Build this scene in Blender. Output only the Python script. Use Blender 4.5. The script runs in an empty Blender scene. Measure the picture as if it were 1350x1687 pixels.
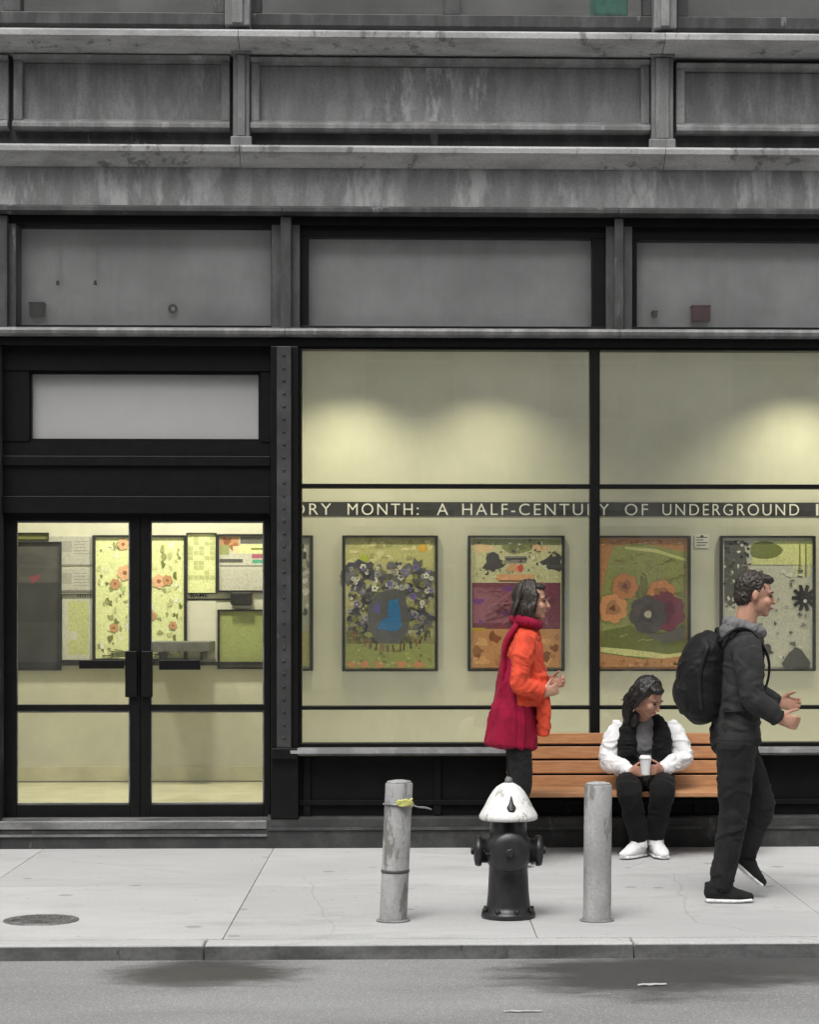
import bpy, bmesh, math, random
from mathutils import Vector, Matrix, noise
random.seed(7)
C = bpy.context.scene.collection
SC = bpy.context.scene
R = math.radians

# ---------------------------------------------------------------- camera
F = 3458.0            # focal length in photo pixels (photo is 1350 wide)
YAW = R(1.6)
CAM = Vector((0.0, -14.0, 1.6))
HOR = 1000.0          # photo row of the horizon
cam = bpy.data.cameras.new('camera')
cam.sensor_fit = 'HORIZONTAL'
cam.sensor_width = 36
cam.lens = 36 * F / 1350
cam.shift_x = -math.tan(YAW) * F / 1350
cam.shift_y = (HOR - 843.5) / 1350
cam.clip_end = 600
camo = bpy.data.objects.new('camera', cam)
camo.location = CAM
camo.rotation_euler = (R(90), 0, -YAW)
C.objects.link(camo)
SC.camera = camo

# ---------------------------------------------------------------- sky, sun, exposure
SUN_EL, SUN_AZ = R(58), R(200)     # azimuth clockwise from +Y: behind the camera, a little to the left
w = bpy.data.worlds.new('World')
SC.world = w
w.use_nodes = True
wt = w.node_tree
bg = wt.nodes['Background']
sky = wt.nodes.new('ShaderNodeTexSky')
sky.sky_type = 'NISHITA'
sky.sun_disc = False
sky.sun_elevation = SUN_EL
sky.sun_rotation = SUN_AZ
sky.dust_density = 5.0
hs = wt.nodes.new('ShaderNodeHueSaturation')
hs.inputs['Saturation'].default_value = 0.12      # an overcast sky is grey
wt.links.new(sky.outputs[0], hs.inputs['Color'])
wt.links.new(hs.outputs[0], bg.inputs[0])
bg.inputs[1].default_value = 0.13
sun = bpy.data.lights.new('sun', 'SUN')
sun.energy = 1.05
sun.angle = R(28)
sun.color = (1, 0.97, 0.93)
suno = bpy.data.objects.new('sun', sun)
sd = Vector((math.sin(SUN_AZ) * math.cos(SUN_EL), math.cos(SUN_AZ) * math.cos(SUN_EL), math.sin(SUN_EL)))
suno.rotation_euler = (-sd).to_track_quat('-Z', 'Y').to_euler()
suno.location = sd * 40
C.objects.link(suno)
SC.view_settings.view_transform = 'Standard'
SC.view_settings.look = 'None'
SC.view_settings.gamma = 1
SC.view_settings.use_curve_mapping = False
SC.view_settings.exposure = 0.55

# ---------------------------------------------------------------- survey: photo column/row -> metres on a plane y = Y
_fw = Vector((math.sin(YAW), math.cos(YAW)))
_rt = Vector((math.cos(YAW), -math.sin(YAW)))
def fx(px, Y=0.0):
    t = (px - 675) / F - math.tan(YAW)
    d = _fw + _rt * t
    return d.x / d.y * (Y + 14)
def fz(py, Y=0.0, px=675):
    dep = fx(px, Y) * _fw.x + (Y + 14) * _fw.y
    return 1.6 + (HOR - py) / F * dep
def P(px, py, Y):
    return Vector((fx(px, Y), Y, fz(py, Y, px)))

# ---------------------------------------------------------------- materials
def lin(r, g=None, b=None):
    if g is None: g = b = r
    f = lambda c: (c / 255 / 12.92) if c <= 10 else ((c / 255 + 0.055) / 1.055) ** 2.4
    return (f(r), f(g), f(b), 1)
def new_mat(name):
    m = bpy.data.materials.new(name)
    m.use_nodes = True
    nt = m.node_tree
    return m, nt, nt.nodes['Principled BSDF']
def g4(c):
    if isinstance(c, (int, float)): return (c, c, c, 1)
    return (c[0], c[1], c[2], 1)
def N(nt, t, **kw):
    n = nt.nodes.new(t)
    for k, v in kw.items():
        setattr(n, k, v)
    return n
def coords(nt, scale=(1, 1, 1)):
    gm = N(nt, 'ShaderNodeNewGeometry')
    mp = N(nt, 'ShaderNodeMapping')
    mp.inputs['Scale'].default_value = scale
    nt.links.new(gm.outputs['Position'], mp.inputs['Vector'])
    return mp.outputs[0]
def tex_noise(nt, scale, detail=5, rough=0.6, vec=None):
    n = N(nt, 'ShaderNodeTexNoise')
    n.inputs['Scale'].default_value = scale
    n.inputs['Detail'].default_value = detail
    n.inputs['Roughness'].default_value = rough
    if vec is not None: nt.links.new(vec, n.inputs['Vector'])
    return n.outputs['Fac']
def ramp(nt, fac, lo, hi, c0=0.0, c1=1.0):
    r = N(nt, 'ShaderNodeMapRange')
    r.interpolation_type = 'SMOOTHSTEP'
    r.inputs['From Min'].default_value = lo
    r.inputs['From Max'].default_value = hi
    r.inputs['To Min'].default_value = c0
    r.inputs['To Max'].default_value = c1
    nt.links.new(fac, r.inputs['Value'])
    return r.outputs[0]
def mixc(nt, fac, a, b):
    m = N(nt, 'ShaderNodeMix', data_type='RGBA')
    for sock, v in ((m.inputs[0], fac), (m.inputs[6], a), (m.inputs[7], b)):
        if isinstance(v, bpy.types.NodeSocket): nt.links.new(v, sock)
        elif isinstance(v, (int, float)) and sock == m.inputs[0]: sock.default_value = v
        else: sock.default_value = g4(v)
    return m.outputs[2]
def mathn(nt, op, a, b=None):
    m = N(nt, 'ShaderNodeMath', operation=op)
    for i, v in enumerate((a, b)):
        if v is None: continue
        if isinstance(v, bpy.types.NodeSocket): nt.links.new(v, m.inputs[i])
        else: m.inputs[i].default_value = v
    return m.outputs[0]
def bump(nt, bsdf, h, strength=0.3, dist=0.01):
    b = N(nt, 'ShaderNodeBump')
    b.inputs['Strength'].default_value = strength
    b.inputs['Distance'].default_value = dist
    nt.links.new(h, b.inputs['Height'])
    nt.links.new(b.outputs[0], bsdf.inputs['Normal'])
def weathered(name, c1, c2, scale=6, stretch=(1, 1, 1), lo=0.45, hi=0.7, rough=0.6, metal=0.0, c3=None, fine=60, bmp=0.25, lo3=0.6, hi3=0.68, s3=9, at3=None, k3=0.75):
    """two tones of wear, optionally a third (peeling) tone, plus fine relief"""
    m, nt, b = new_mat(name)
    v = coords(nt, stretch)
    f = ramp(nt, tex_noise(nt, scale, 7, 0.65, v), lo, hi)
    col = mixc(nt, f, c1, c2)
    fn = tex_noise(nt, fine, 4, 0.7, coords(nt))
    col = mixc(nt, ramp(nt, fn, 0.35, 0.75, 0.0, 0.35), col, tuple(0.45 * x for x in g4(c1)[:3]))
    if c3 is not None:
        v3 = coords(nt, (1, 1, 0.3))
        f3 = ramp(nt, mathn(nt, 'MULTIPLY', tex_noise(nt, s3, 8, 0.7, v3), ramp(nt, tex_noise(nt, 0.9, 2, 0.5, coords(nt)), 0.3, 0.6, 0.75, 1.08)), lo3, hi3)
        if at3:
            sp = N(nt, 'ShaderNodeSeparateXYZ'); nt.links.new(coords(nt), sp.inputs[0])
            dx = mathn(nt, 'ABSOLUTE', mathn(nt, 'SUBTRACT', sp.outputs[0], at3[0]))
            f3 = mathn(nt, 'MULTIPLY', f3, ramp(nt, dx, at3[1] * 0.5, at3[1], 1.0, 0.12))
        col = mixc(nt, mathn(nt, 'MULTIPLY', f3, k3), col, c3)
    nt.links.new(col, b.inputs['Base Color'])
    b.inputs['Roughness'].default_value = rough
    b.inputs['Metallic'].default_value = metal
    if bmp: bump(nt, b, fn, bmp, 0.004)
    return m
def plain(name, c, rough=0.5, metal=0.0, var=0.25, scale=25, bmp=0.1, spec=0.5):
    m, nt, b = new_mat(name)
    c = g4(c)
    f = tex_noise(nt, scale, 5, 0.6, coords(nt))
    col = mixc(nt, ramp(nt, f, 0.3, 0.7), tuple(x * (1 - var) for x in c[:3]), tuple(min(1, x * (1 + var * 0.6)) for x in c[:3]))
    nt.links.new(col, b.inputs['Base Color'])
    b.inputs['Roughness'].default_value = rough
    b.inputs['Metallic'].default_value = metal
    b.inputs['Specular IOR Level'].default_value = spec
    if bmp: bump(nt, b, f, bmp, 0.004)
    return m
def fabric(name, c, scale=300, var=0.25, rough=0.9):
    m, nt, b = new_mat(name)
    c = g4(c)
    f = tex_noise(nt, scale, 2, 0.5, coords(nt))
    f2 = tex_noise(nt, 12, 4, 0.6, coords(nt))
    col = mixc(nt, ramp(nt, f2, 0.3, 0.7), tuple(x * (1 - var) for x in c[:3]), tuple(min(1, x * (1 + var * 0.5)) for x in c[:3]))
    nt.links.new(col, b.inputs['Base Color'])
    b.inputs['Roughness'].default_value = rough
    b.inputs['Specular IOR Level'].default_value = 0.25
    b.inputs['Sheen Weight'].default_value = 0.03
    f3 = tex_noise(nt, 14, 3, 0.6, coords(nt, (1.4, 1.4, 2.2)))
    h = mathn(nt, 'ADD', mathn(nt, 'MULTIPLY', f, 0.12), mathn(nt, 'ABSOLUTE', mathn(nt, 'SUBTRACT', f3, 0.5)))
    bump(nt, b, h, 0.22, 0.015)
    return m
def glass_mat(name, tint=(1, 1, 1), rough=0.0, dirt=0.03, ior=1.6, lo=0.3, hi=1.8, stretch=(1, 1, 0.4)):
    m = bpy.data.materials.new(name)
    m.use_nodes = True
    nt = m.node_tree
    nt.nodes.clear()
    out = N(nt, 'ShaderNodeOutputMaterial')
    tr = N(nt, 'ShaderNodeBsdfTransparent')
    tr.inputs[0].default_value = g4(tint)
    gl = N(nt, 'ShaderNodeBsdfGlossy')
    gl.inputs['Roughness'].default_value = rough
    fr = N(nt, 'ShaderNodeFresnel')
    fr.inputs['IOR'].default_value = ior
    mx = N(nt, 'ShaderNodeMixShader')
    nt.links.new(fr.outputs[0], mx.inputs[0])
    nt.links.new(tr.outputs[0], mx.inputs[1])
    nt.links.new(gl.outputs[0], mx.inputs[2])
    df = N(nt, 'ShaderNodeBsdfDiffuse')
    df.inputs[0].default_value = (0.62, 0.62, 0.61, 1)
    m2 = N(nt, 'ShaderNodeMixShader')
    d = ramp(nt, tex_noise(nt, 3, 6, 0.7, coords(nt, stretch)), 0.3, 0.75, dirt * lo, dirt * hi)
    nt.links.new(d, m2.inputs[0])
    nt.links.new(mx.outputs[0], m2.inputs[1])
    nt.links.new(df.outputs[0], m2.inputs[2])
    nt.links.new(m2.outputs[0], out.inputs[0])
    return m

M = {}
M['iron'] = weathered('grey weathered iron paint', lin(108), lin(142), 5, (1.6, 1, 0.35), 0.4, 0.68, 0.55, c3=lin(150), lo3=0.61, hi3=0.70)
M['iron_dark'] = weathered('dark grey iron paint', lin(52), lin(82), 5, (1.4, 1, 0.4), 0.4, 0.7, 0.5, c3=lin(120), lo3=0.64, hi3=0.7)
M['iron_pale'] = weathered('pale worn iron paint', lin(140), lin(176), 4, (0.5, 1, 1), 0.35, 0.65, 0.6, c3=lin(84), lo3=0.56, hi3=0.66)
M['peel'] = weathered('peeling grey panel paint', lin(118), lin(140), 5, (1.6, 1, 0.35), 0.4, 0.66, 0.6, c3=lin(176), lo3=0.46, hi3=0.62, at3=(0.35, 0.75), k3=0.9)
M['fascia'] = weathered('streaked fascia paint', lin(112), lin(138), 5, (1.6, 1, 0.35), 0.4, 0.66, 0.6, c3=lin(166), lo3=0.47, hi3=0.64, s3=5, k3=0.8)
M['black'] = plain('black frame paint', 0.004, 0.45, var=0.35, scale=14, spec=0.22)
M['black_matt'] = plain('black bulkhead paint', 0.004, 0.6, var=0.4, scale=10, spec=0.15)
M['charcoal'] = weathered('charcoal plinth paint', lin(44), lin(66), 6, (1, 1, 1), 0.4, 0.7, 0.6, c3=lin(96), lo3=0.62, hi3=0.7)
M['alu'] = weathered('scuffed aluminium threshold', lin(105), lin(140), 9, (0.3, 1, 1), 0.4, 0.65, 0.45, metal=0.3)
M['glass'] = glass_mat('shop glass', (0.97, 0.98, 0.96))
M['glass_dusty'] = glass_mat('dusty transom glass', (0.985, 0.985, 0.985), 0.02, 0.055, 1.45, lo=0.5, hi=1.45, stretch=(1.1, 1, 0.16))
M['cream'] = plain('cream display wall', (0.60, 0.60, 0.53), 0.8, var=0.05, scale=3)
M['lobby'] = plain('lobby wall paint', (0.56, 0.56, 0.49), 0.8, var=0.08, scale=3)
M['lobby_floor'] = plain('lobby floor tiles', (0.55, 0.53, 0.40), 0.35, var=0.15, scale=4)
M['frost'] = glass_mat('frosted overdoor glass', (0.93, 0.93, 0.92), 0.05, 0.55, lo=0.95, hi=1.05, stretch=(0.3, 1, 0.3))
M['blind'] = plain('pale grey backing board', 0.84, 0.8, var=0.2, scale=1.6)
M['ceiling'] = plain('ceiling paint', 0.6, 0.8, var=0.06)
M['dark_room'] = plain('dim upstairs room', 0.10, 0.9, var=0.3, scale=2)
M['steel_dark'] = plain('dark steel', 0.03, 0.4, 0.6, var=0.3)
def ink_mat():
    """print: flat ink broken up by a fine engraved pattern and paper grain"""
    m, nt, b = new_mat('printed ink')
    a = N(nt, 'ShaderNodeVertexColor', layer_name='ink')
    wv = N(nt, 'ShaderNodeTexWave'); wv.inputs['Scale'].default_value = 9; wv.inputs['Distortion'].default_value = 14; wv.inputs['Detail'].default_value = 4; wv.inputs['Detail Scale'].default_value = 3.5
    nt.links.new(coords(nt), wv.inputs['Vector'])
    hsv = N(nt, 'ShaderNodeHueSaturation'); hsv.inputs['Value'].default_value = 0.68; hsv.inputs['Hue'].default_value = 0.515
    nt.links.new(a.outputs[0], hsv.inputs['Color'])
    hs2 = N(nt, 'ShaderNodeHueSaturation'); hs2.inputs['Value'].default_value = 1.35; hs2.inputs['Saturation'].default_value = 0.8
    nt.links.new(a.outputs[0], hs2.inputs['Color'])
    col = mixc(nt, ramp(nt, wv.outputs['Fac'], 0.62, 0.8, 0, 0.55), a.outputs[0], hsv.outputs[0])
    f2 = tex_noise(nt, 55, 5, 0.75, coords(nt))
    col = mixc(nt, ramp(nt, f2, 0.55, 0.68, 0, 0.6), col, hs2.outputs[0])
    f = tex_noise(nt, 130, 4, 0.7, coords(nt))
    col = mixc(nt, ramp(nt, f, 0.45, 0.75, 0, 0.22), col, (0.12, 0.115, 0.10))
    nt.links.new(col, b.inputs['Base Color'])
    b.inputs['Roughness'].default_value = 0.35
    return m
M['ink'] = ink_mat()

# ---------------------------------------------------------------- mesh builder
class MB:
    def __init__(s):
        s.bm = bmesh.new()
    def box(s, x0, x1, y0, y1, z0, z1, bev=0.0):
        x0, x1 = sorted((x0, x1)); y0, y1 = sorted((y0, y1)); z0, z1 = sorted((z0, z1))
        vs = [s.bm.verts.new((x, y, z)) for x in (x0, x1) for y in (y0, y1) for z in (z0, z1)]
        fs = [(0, 1, 3, 2), (4, 6, 7, 5), (0, 4, 5, 1), (2, 3, 7, 6), (0, 2, 6, 4), (1, 5, 7, 3)]
        ff = [s.bm.faces.new([vs[i] for i in f]) for f in fs]
        if bev:
            es = list({e for f in ff for e in f.edges})
            bmesh.ops.bevel(s.bm, geom=es, offset=bev, segments=2, affect='EDGES', profile=0.5)
        return s
    def pbox(s, px0, px1, py0, py1, Y0, Y1, bev=0.0):
        """box whose front face (plane Y0) covers photo columns px0..px1 and rows py0..py1"""
        return s.box(fx(px0, Y0), fx(px1, Y0), Y0, Y1, fz(py1, Y0), fz(py0, Y0), bev)
    def extr(s, x0, x1, prof):
        """profile in (y, z) pulled along x"""
        a = [s.bm.verts.new((x0, y, z)) for y, z in prof]
        b = [s.bm.verts.new((x1, y, z)) for y, z in prof]
        n = len(prof)
        s.bm.faces.new(a); s.bm.faces.new(b[::-1])
        for i in range(n):
            s.bm.faces.new((a[i], b[i], b[(i + 1) % n], a[(i + 1) % n]))
        return s
    def lathe(s, c, prof, n=32, axis='z', flat=False):
        """(r, h) profile turned round an axis through c"""
        c = Vector(c); rings = []
        for r, h in prof:
            ring = []
            for k in range(n):
                a = 2 * math.pi * k / n
                if axis == 'z': p = Vector((r * math.cos(a), r * math.sin(a), h))
                elif axis == 'x': p = Vector((h, r * math.cos(a), r * math.sin(a)))
                else: p = Vector((r * math.cos(a), -h, r * math.sin(a)))
                ring.append(s.bm.verts.new(c + p))
            rings.append(ring)
        for a, b in zip(rings, rings[1:]):
            for k in range(n):
                f = s.bm.faces.new((a[k], a[(k + 1) % n], b[(k + 1) % n], b[k])); f.smooth = True
        s.bm.faces.new(rings[0][::-1]); s.bm.faces.new(rings[-1])
        return s
    def loft(s, pts, rads, side=(0, 1, 0), n=14, sub=5, cap=0.7):
        """tube with elliptical sections along a smooth line through pts"""
        pts = [Vector(p) for p in pts]
        rads = [(r, r) if isinstance(r, (int, float)) else r for r in rads]
        side = Vector(side)
        q = []; L = len(pts)
        for i in range(L - 1):
            p0 = pts[max(i - 1, 0)]; p1 = pts[i]; p2 = pts[i + 1]; p3 = pts[min(i + 2, L - 1)]
            for k in range(sub + (i == L - 2)):
                t = k / sub
                p = 0.5 * ((2 * p1) + (p2 - p0) * t + (2 * p0 - 5 * p1 + 4 * p2 - p3) * t * t + (3 * p1 - p0 - 3 * p2 + p3) * t ** 3)
                u = t * t * (3 - 2 * t)
                q.append((p, rads[i][0] * (1 - u) + rads[i + 1][0] * u, rads[i][1] * (1 - u) + rads[i + 1][1] * u))
        T = []
        for i in range(len(q)):
            d = q[min(i + 1, len(q) - 1)][0] - q[max(i - 1, 0)][0]
            T.append(d.normalized())
        full = []
        if cap:
            p, a, b = q[0]; m = min(a, b)
            for ang in (80, 55, 28):
                full.append((p - T[0] * m * cap * math.sin(R(ang)), a * math.cos(R(ang)), b * math.cos(R(ang)), T[0]))
        for (p, a, b), t in zip(q, T): full.append((p, a, b, t))
        if cap:
            p, a, b = q[-1]; m = min(a, b)
            for ang in (28, 55, 80):
                full.append((p + T[-1] * m * cap * math.sin(R(ang)), a * math.cos(R(ang)), b * math.cos(R(ang)), T[-1]))
        rings = []
        for p, a, b, t in full:
            sd_ = side - t * side.dot(t)
            if sd_.length < 1e-4: sd_ = t.orthogonal()
            sd_.normalize(); o = t.cross(sd_)
            rings.append([s.bm.verts.new(p + sd_ * a * math.cos(2 * math.pi * k / n) + o * b * math.sin(2 * math.pi * k / n)) for k in range(n)])
        for a, b in zip(rings, rings[1:]):
            for k in range(n):
                f = s.bm.faces.new((a[k], a[(k + 1) % n], b[(k + 1) % n], b[k])); f.smooth = True
        s.bm.faces.new(rings[0][::-1]); s.bm.faces.new(rings[-1])
        return s
    def ball(s, c, r, fwd=(1, 0, 0), up=(0, 0, 1), u=16, v=10):
        """ellipsoid, r = (along fwd, along side, along up)"""
        f = Vector(fwd).normalized(); U = Vector(up); U = (U - f * U.dot(f)).normalized(); sd_ = f.cross(U)
        if isinstance(r, (int, float)): r = (r, r, r)
        mt = Matrix((f * r[0], sd_ * r[1], U * r[2])).transposed().to_4x4()
        mt.translation = Vector(c)
        g = bmesh.ops.create_uvsphere(s.bm, u_segments=u, v_segments=v, radius=1, matrix=mt)
        for vt in g['verts']:
            for fc in vt.link_faces: fc.smooth = True
        return s
    def build(s, name, mat, parent=None, root=None, kind=None, smooth=False):
        bm = s.bm
        bmesh.ops.recalc_face_normals(bm, faces=bm.faces)
        loc = base_of(parent)
        if loc is not None: bmesh.ops.translate(bm, verts=bm.verts, vec=-loc)
        me = bpy.data.meshes.new(name)
        bm.to_mesh(me); bm.free()
        if smooth:
            for p in me.polygons: p.use_smooth = True
        me.materials.append(mat)
        o = bpy.data.objects.new(name, me)
        C.objects.link(o)
        if parent is not None: o.parent = parent
        if kind: o['kind'] = kind
        return o
def base_of(o):
    """world place of a parent (parts are never moved, so this is its root's place)"""
    if o is None: return None
    while o.parent is not None: o = o.parent
    return o.location.copy()
def tag(o, label, cat, group=None):
    o['label'] = label; o['category'] = cat
    if group: o['group'] = group
    return o
def thing(name, label, cat, loc=(0, 0, 0), group=None):
    o = bpy.data.objects.new(name, None)
    o.empty_display_size = 0.2
    C.objects.link(o)
    o.location = loc
    return tag(o, label, cat, group)
def fuse(mb, name, mat, parent, voxel=0.008, smooth=6, disp=None):
    """weld overlapping closed shapes into one continuous skin; disp = (amplitude, frequency vector)"""
    bm = mb.bm
    bmesh.ops.recalc_face_normals(bm, faces=bm.faces)
    me = bpy.data.meshes.new('tmp'); bm.to_mesh(me); bm.free()
    o = bpy.data.objects.new('tmp', me); C.objects.link(o)
    md = o.modifiers.new('r', 'REMESH'); md.mode = 'VOXEL'; md.voxel_size = voxel
    if smooth:
        sm = o.modifiers.new('s', 'SMOOTH'); sm.factor = 0.5; sm.iterations = smooth
    dg = bpy.context.evaluated_depsgraph_get()
    me2 = bpy.data.meshes.new_from_object(o.evaluated_get(dg), depsgraph=dg)
    bpy.data.objects.remove(o); bpy.data.meshes.remove(me)
    me2.name = name
    if disp:
        amp, fr = disp
        co = [v.co.copy() for v in me2.vertices]; no = [v.normal.copy() for v in me2.vertices]
        for v, c, n in zip(me2.vertices, co, no):
            q = Vector((c.x * fr[0], c.y * fr[1], c.z * fr[2]))
            qw = q + Vector((noise.noise(q * 0.7 + Vector((5, 1, 9))), 0, noise.noise(q * 0.7)))
            k = 0.5 * noise.noise(q * 0.6) + 1.1 * (1 - abs(noise.noise(qw))) ** 5 - 0.8 * (1 - abs(noise.noise(qw * 1.3 + Vector((11, 4, 2))))) ** 6
            v.co = c + n * amp * k
    loc = base_of(parent)
    if loc is not None: me2.transform(Matrix.Translation(-loc))
    for p in me2.polygons: p.use_smooth = True
    me2.materials.clear(); me2.materials.append(mat)
    r = bpy.data.objects.new(name, me2); C.objects.link(r); r.parent = parent
    return r
class Art:
    """flat print: coloured shapes laid one on the other, in photo coordinates on the plane y = Y"""
    def __init__(s, Y):
        s.bm = bmesh.new(); s.col = s.bm.loops.layers.float_color.new('ink'); s.Y = Y; s.k = 0; s.sat = 0.85 if Y < 2 else 0.7
    def poly(s, pts, c):
        s.k += 1; y = s.Y - 0.00004 * s.k
        f = s.bm.faces.new([s.bm.verts.new((fx(px, s.Y), y, fz(py, s.Y))) for px, py in pts])
        c = (c, c, c) if isinstance(c, int) else c
        g = sum(c) / 3
        c = [g + (v - g) * s.sat for v in c]
        c = lin(*c)
        c = [min(0.85, v * 1.5) for v in c[:3]] + [1]
        for l in f.loops: l[s.col] = c
        return s
    def rect(s, x0, x1, y0, y1, c):
        return s.poly([(x0, y0), (x1, y0), (x1, y1), (x0, y1)], c)
    def oval(s, cx, cy, rx, ry, c, n=14, wob=0.0):
        ph = random.random() * 6
        return s.poly([(cx + rx * (1 + wob * math.sin(3 * a + ph) + wob * 0.6 * math.sin(5 * a + 2 * ph)) * math.cos(a),
                        cy + ry * (1 + wob * math.sin(3 * a + ph) + wob * 0.6 * math.sin(5 * a + 2 * ph)) * math.sin(a)) for a in [2 * math.pi * i / n for i in range(n)]], c)
    def flower(s, cx, cy, r, c, cc, n=6):
        ph = random.random() * 6
        for i in range(n):
            a = ph + 2 * math.pi * i / n
            s.oval(cx + r * 0.6 * math.cos(a), cy + r * 0.6 * math.sin(a), r * 0.42, r * 0.42, c, 8)
        return s.oval(cx, cy, r * 0.3, r * 0.3, cc, 8)
    def stroke(s, x0, y0, x1, y1, wd, c):
        dx, dy = x1 - x0, y1 - y0; L = math.hypot(dx, dy) or 1
        nx, ny = -dy / L * wd / 2, dx / L * wd / 2
        return s.poly([(x0 + nx, y0 + ny), (x1 + nx, y1 + ny), (x1 - nx, y1 - ny), (x0 - nx, y0 - ny)], c)
    def build(s, name, parent):
        for f in s.bm.faces:
            f.normal_update()
            if f.normal.y > 0: f.normal_flip()
        loc = base_of(parent)
        bmesh.ops.translate(s.bm, verts=s.bm.verts, vec=-loc)
        me = bpy.data.meshes.new(name); s.bm.to_mesh(me); s.bm.free()
        me.materials.append(M['ink'])
        o = bpy.data.objects.new(name, me); C.objects.link(o); o.parent = parent
        return o
def text_mesh(body, name, mat, parent, x0, x1, z0, z1, Y, space=1.0, word=1.0, bold=0.0):
    cu = bpy.data.curves.new('t', 'FONT'); cu.body = body; cu.size = 1; cu.extrude = 0.002
    cu.space_character = space; cu.space_word = word; cu.offset = bold
    o = bpy.data.objects.new('t', cu); C.objects.link(o)
    dg = bpy.context.evaluated_depsgraph_get()
    me = bpy.data.meshes.new_from_object(o.evaluated_get(dg), depsgraph=dg)
    bpy.data.objects.remove(o); bpy.data.curves.remove(cu)
    xs = [v.co.x for v in me.vertices]; ys = [v.co.y for v in me.vertices]
    a, b, c, d = min(xs), max(xs), min(ys), max(ys)
    loc = base_of(parent)
    for v in me.vertices:
        v.co = Vector((x0 + (v.co.x - a) / (b - a) * (x1 - x0), Y - (v.co.z + 0.002) * 0.5, z0 + (v.co.y - c) / (d - c) * (z1 - z0))) - loc
    me.materials.clear(); me.materials.append(mat); me.name = name
    r = bpy.data.objects.new(name, me); C.objects.link(r); r.parent = parent
    return r
# ---------------------------------------------------------------- ground
KERB_Y, KERB_H = -4.0, 0.075
def ground_mat(name, c1, c2, scale, grain, patches=(), dark=0.35, rough=0.85, wet=0.45, b_=0.5, spots=None, light=None):
    m, nt, b = new_mat(name)
    v = coords(nt)
    f = ramp(nt, tex_noise(nt, scale, 8, 0.62, coords(nt, (0.45, 1, 1))), 0.3, 0.72)
    col = mixc(nt, f, c1, c2)
    gr = tex_noise(nt, grain, 3, 0.8, v)
    col = mixc(nt, ramp(nt, gr, 0.38, 0.7, 0, 0.5), col, tuple(0.35 * x for x in g4(c1)[:3]))
    if light is not None:
        vo = N(nt, 'ShaderNodeTexVoronoi'); vo.inputs['Scale'].default_value = grain * 0.6
        nt.links.new(v, vo.inputs['Vector'])
        col = mixc(nt, ramp(nt, vo.outputs['Distance'], 0.15, 0.34, 0.5, 0), col, light)
    if spots:
        vo = N(nt, 'ShaderNodeTexVoronoi'); vo.inputs['Scale'].default_value = spots
        nt.links.new(v, vo.inputs['Vector'])
        col = mixc(nt, ramp(nt, vo.outputs['Distance'], 0.06, 0.1, 0.55, 0), col, tuple(0.4 * x for x in g4(c1)[:3]))
    if spots:
        cr = N(nt, 'ShaderNodeTexVoronoi', feature='DISTANCE_TO_EDGE'); cr.inputs['Scale'].default_value = 0.42
        wob = tex_noise(nt, 2.5, 5, 0.6, v)
        vv = N(nt, 'ShaderNodeMix', data_type='VECTOR'); vv.inputs[0].default_value = 0.12
        nn = N(nt, 'ShaderNodeTexNoise'); nn.inputs['Scale'].default_value = 2.2; nn.inputs['Detail'].default_value = 6; nt.links.new(v, nn.inputs['Vector'])
        nt.links.new(v, vv.inputs[4]); nt.links.new(nn.outputs['Color'], vv.inputs[5])
        nt.links.new(vv.outputs[1], cr.inputs['Vector'])
        col = mixc(nt, ramp(nt, cr.outputs['Distance'], 0.0, 0.003, 0.28, 0), col, tuple(0.3 * x for x in g4(c1)[:3]))
        st = tex_noise(nt, 1.1, 7, 0.7, coords(nt, (0.7, 1.6, 1)))
        col = mixc(nt, ramp(nt, st, 0.50, 0.68, 0, 0.42), col, tuple(0.55 * x for x in g4(c1)[:3]))
        vg = N(nt, 'ShaderNodeTexVoronoi'); vg.inputs['Scale'].default_value = 5.2; nt.links.new(v, vg.inputs['Vector'])
        col = mixc(nt, ramp(nt, vg.outputs['Distance'], 0.05, 0.09, 0.45, 0), col, tuple(0.42 * x for x in g4(c1)[:3]))
    rg = None
    for (cx, cy, rx, ry, k) in patches:
        sp = N(nt, 'ShaderNodeSeparateXYZ'); nt.links.new(v, sp.inputs[0])
        ex = mathn(nt, 'DIVIDE', mathn(nt, 'SUBTRACT', sp.outputs[0], cx), rx)
        ey = mathn(nt, 'DIVIDE', mathn(nt, 'SUBTRACT', sp.outputs[1], cy), ry)
        d = mathn(nt, 'SQRT', mathn(nt, 'ADD', mathn(nt, 'MULTIPLY', ex, ex), mathn(nt, 'MULTIPLY', ey, ey)))
        nz = tex_noise(nt, 3.8, 9, 0.75, coords(nt, (0.6, 1.3, 1)))
        d = mathn(nt, 'ADD', d, mathn(nt, 'MULTIPLY', mathn(nt, 'SUBTRACT', nz, 0.5), 1.7))
        mk = ramp(nt, d, 0.5, 1.3, k, 0.0)
        col = mixc(nt, mk, col, tuple(dark * x for x in g4(c1)[:3]))
        rg = mk if rg is None else mathn(nt, 'MAXIMUM', rg, mk)
    nt.links.new(col, b.inputs['Base Color'])
    b.inputs['Roughness'].default_value = rough
    if rg is not None:
        nt.links.new(ramp(nt, rg, 0, 1, rough, wet), b.inputs['Roughness'])
    bump(nt, b, gr, b_, 0.006)
    return m
def rdy(py, zz):      # y on a horizontal plane z = zz seen at photo row py
    return (1.6 - zz) * F / (py - HOR) - 14
def rdx(px, Y): return fx(px, Y)
yp1 = rdy(1600, -KERB_H); yp2 = rdy(1608, -KERB_H); yp3 = rdy(1592, -KERB_H)
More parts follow.
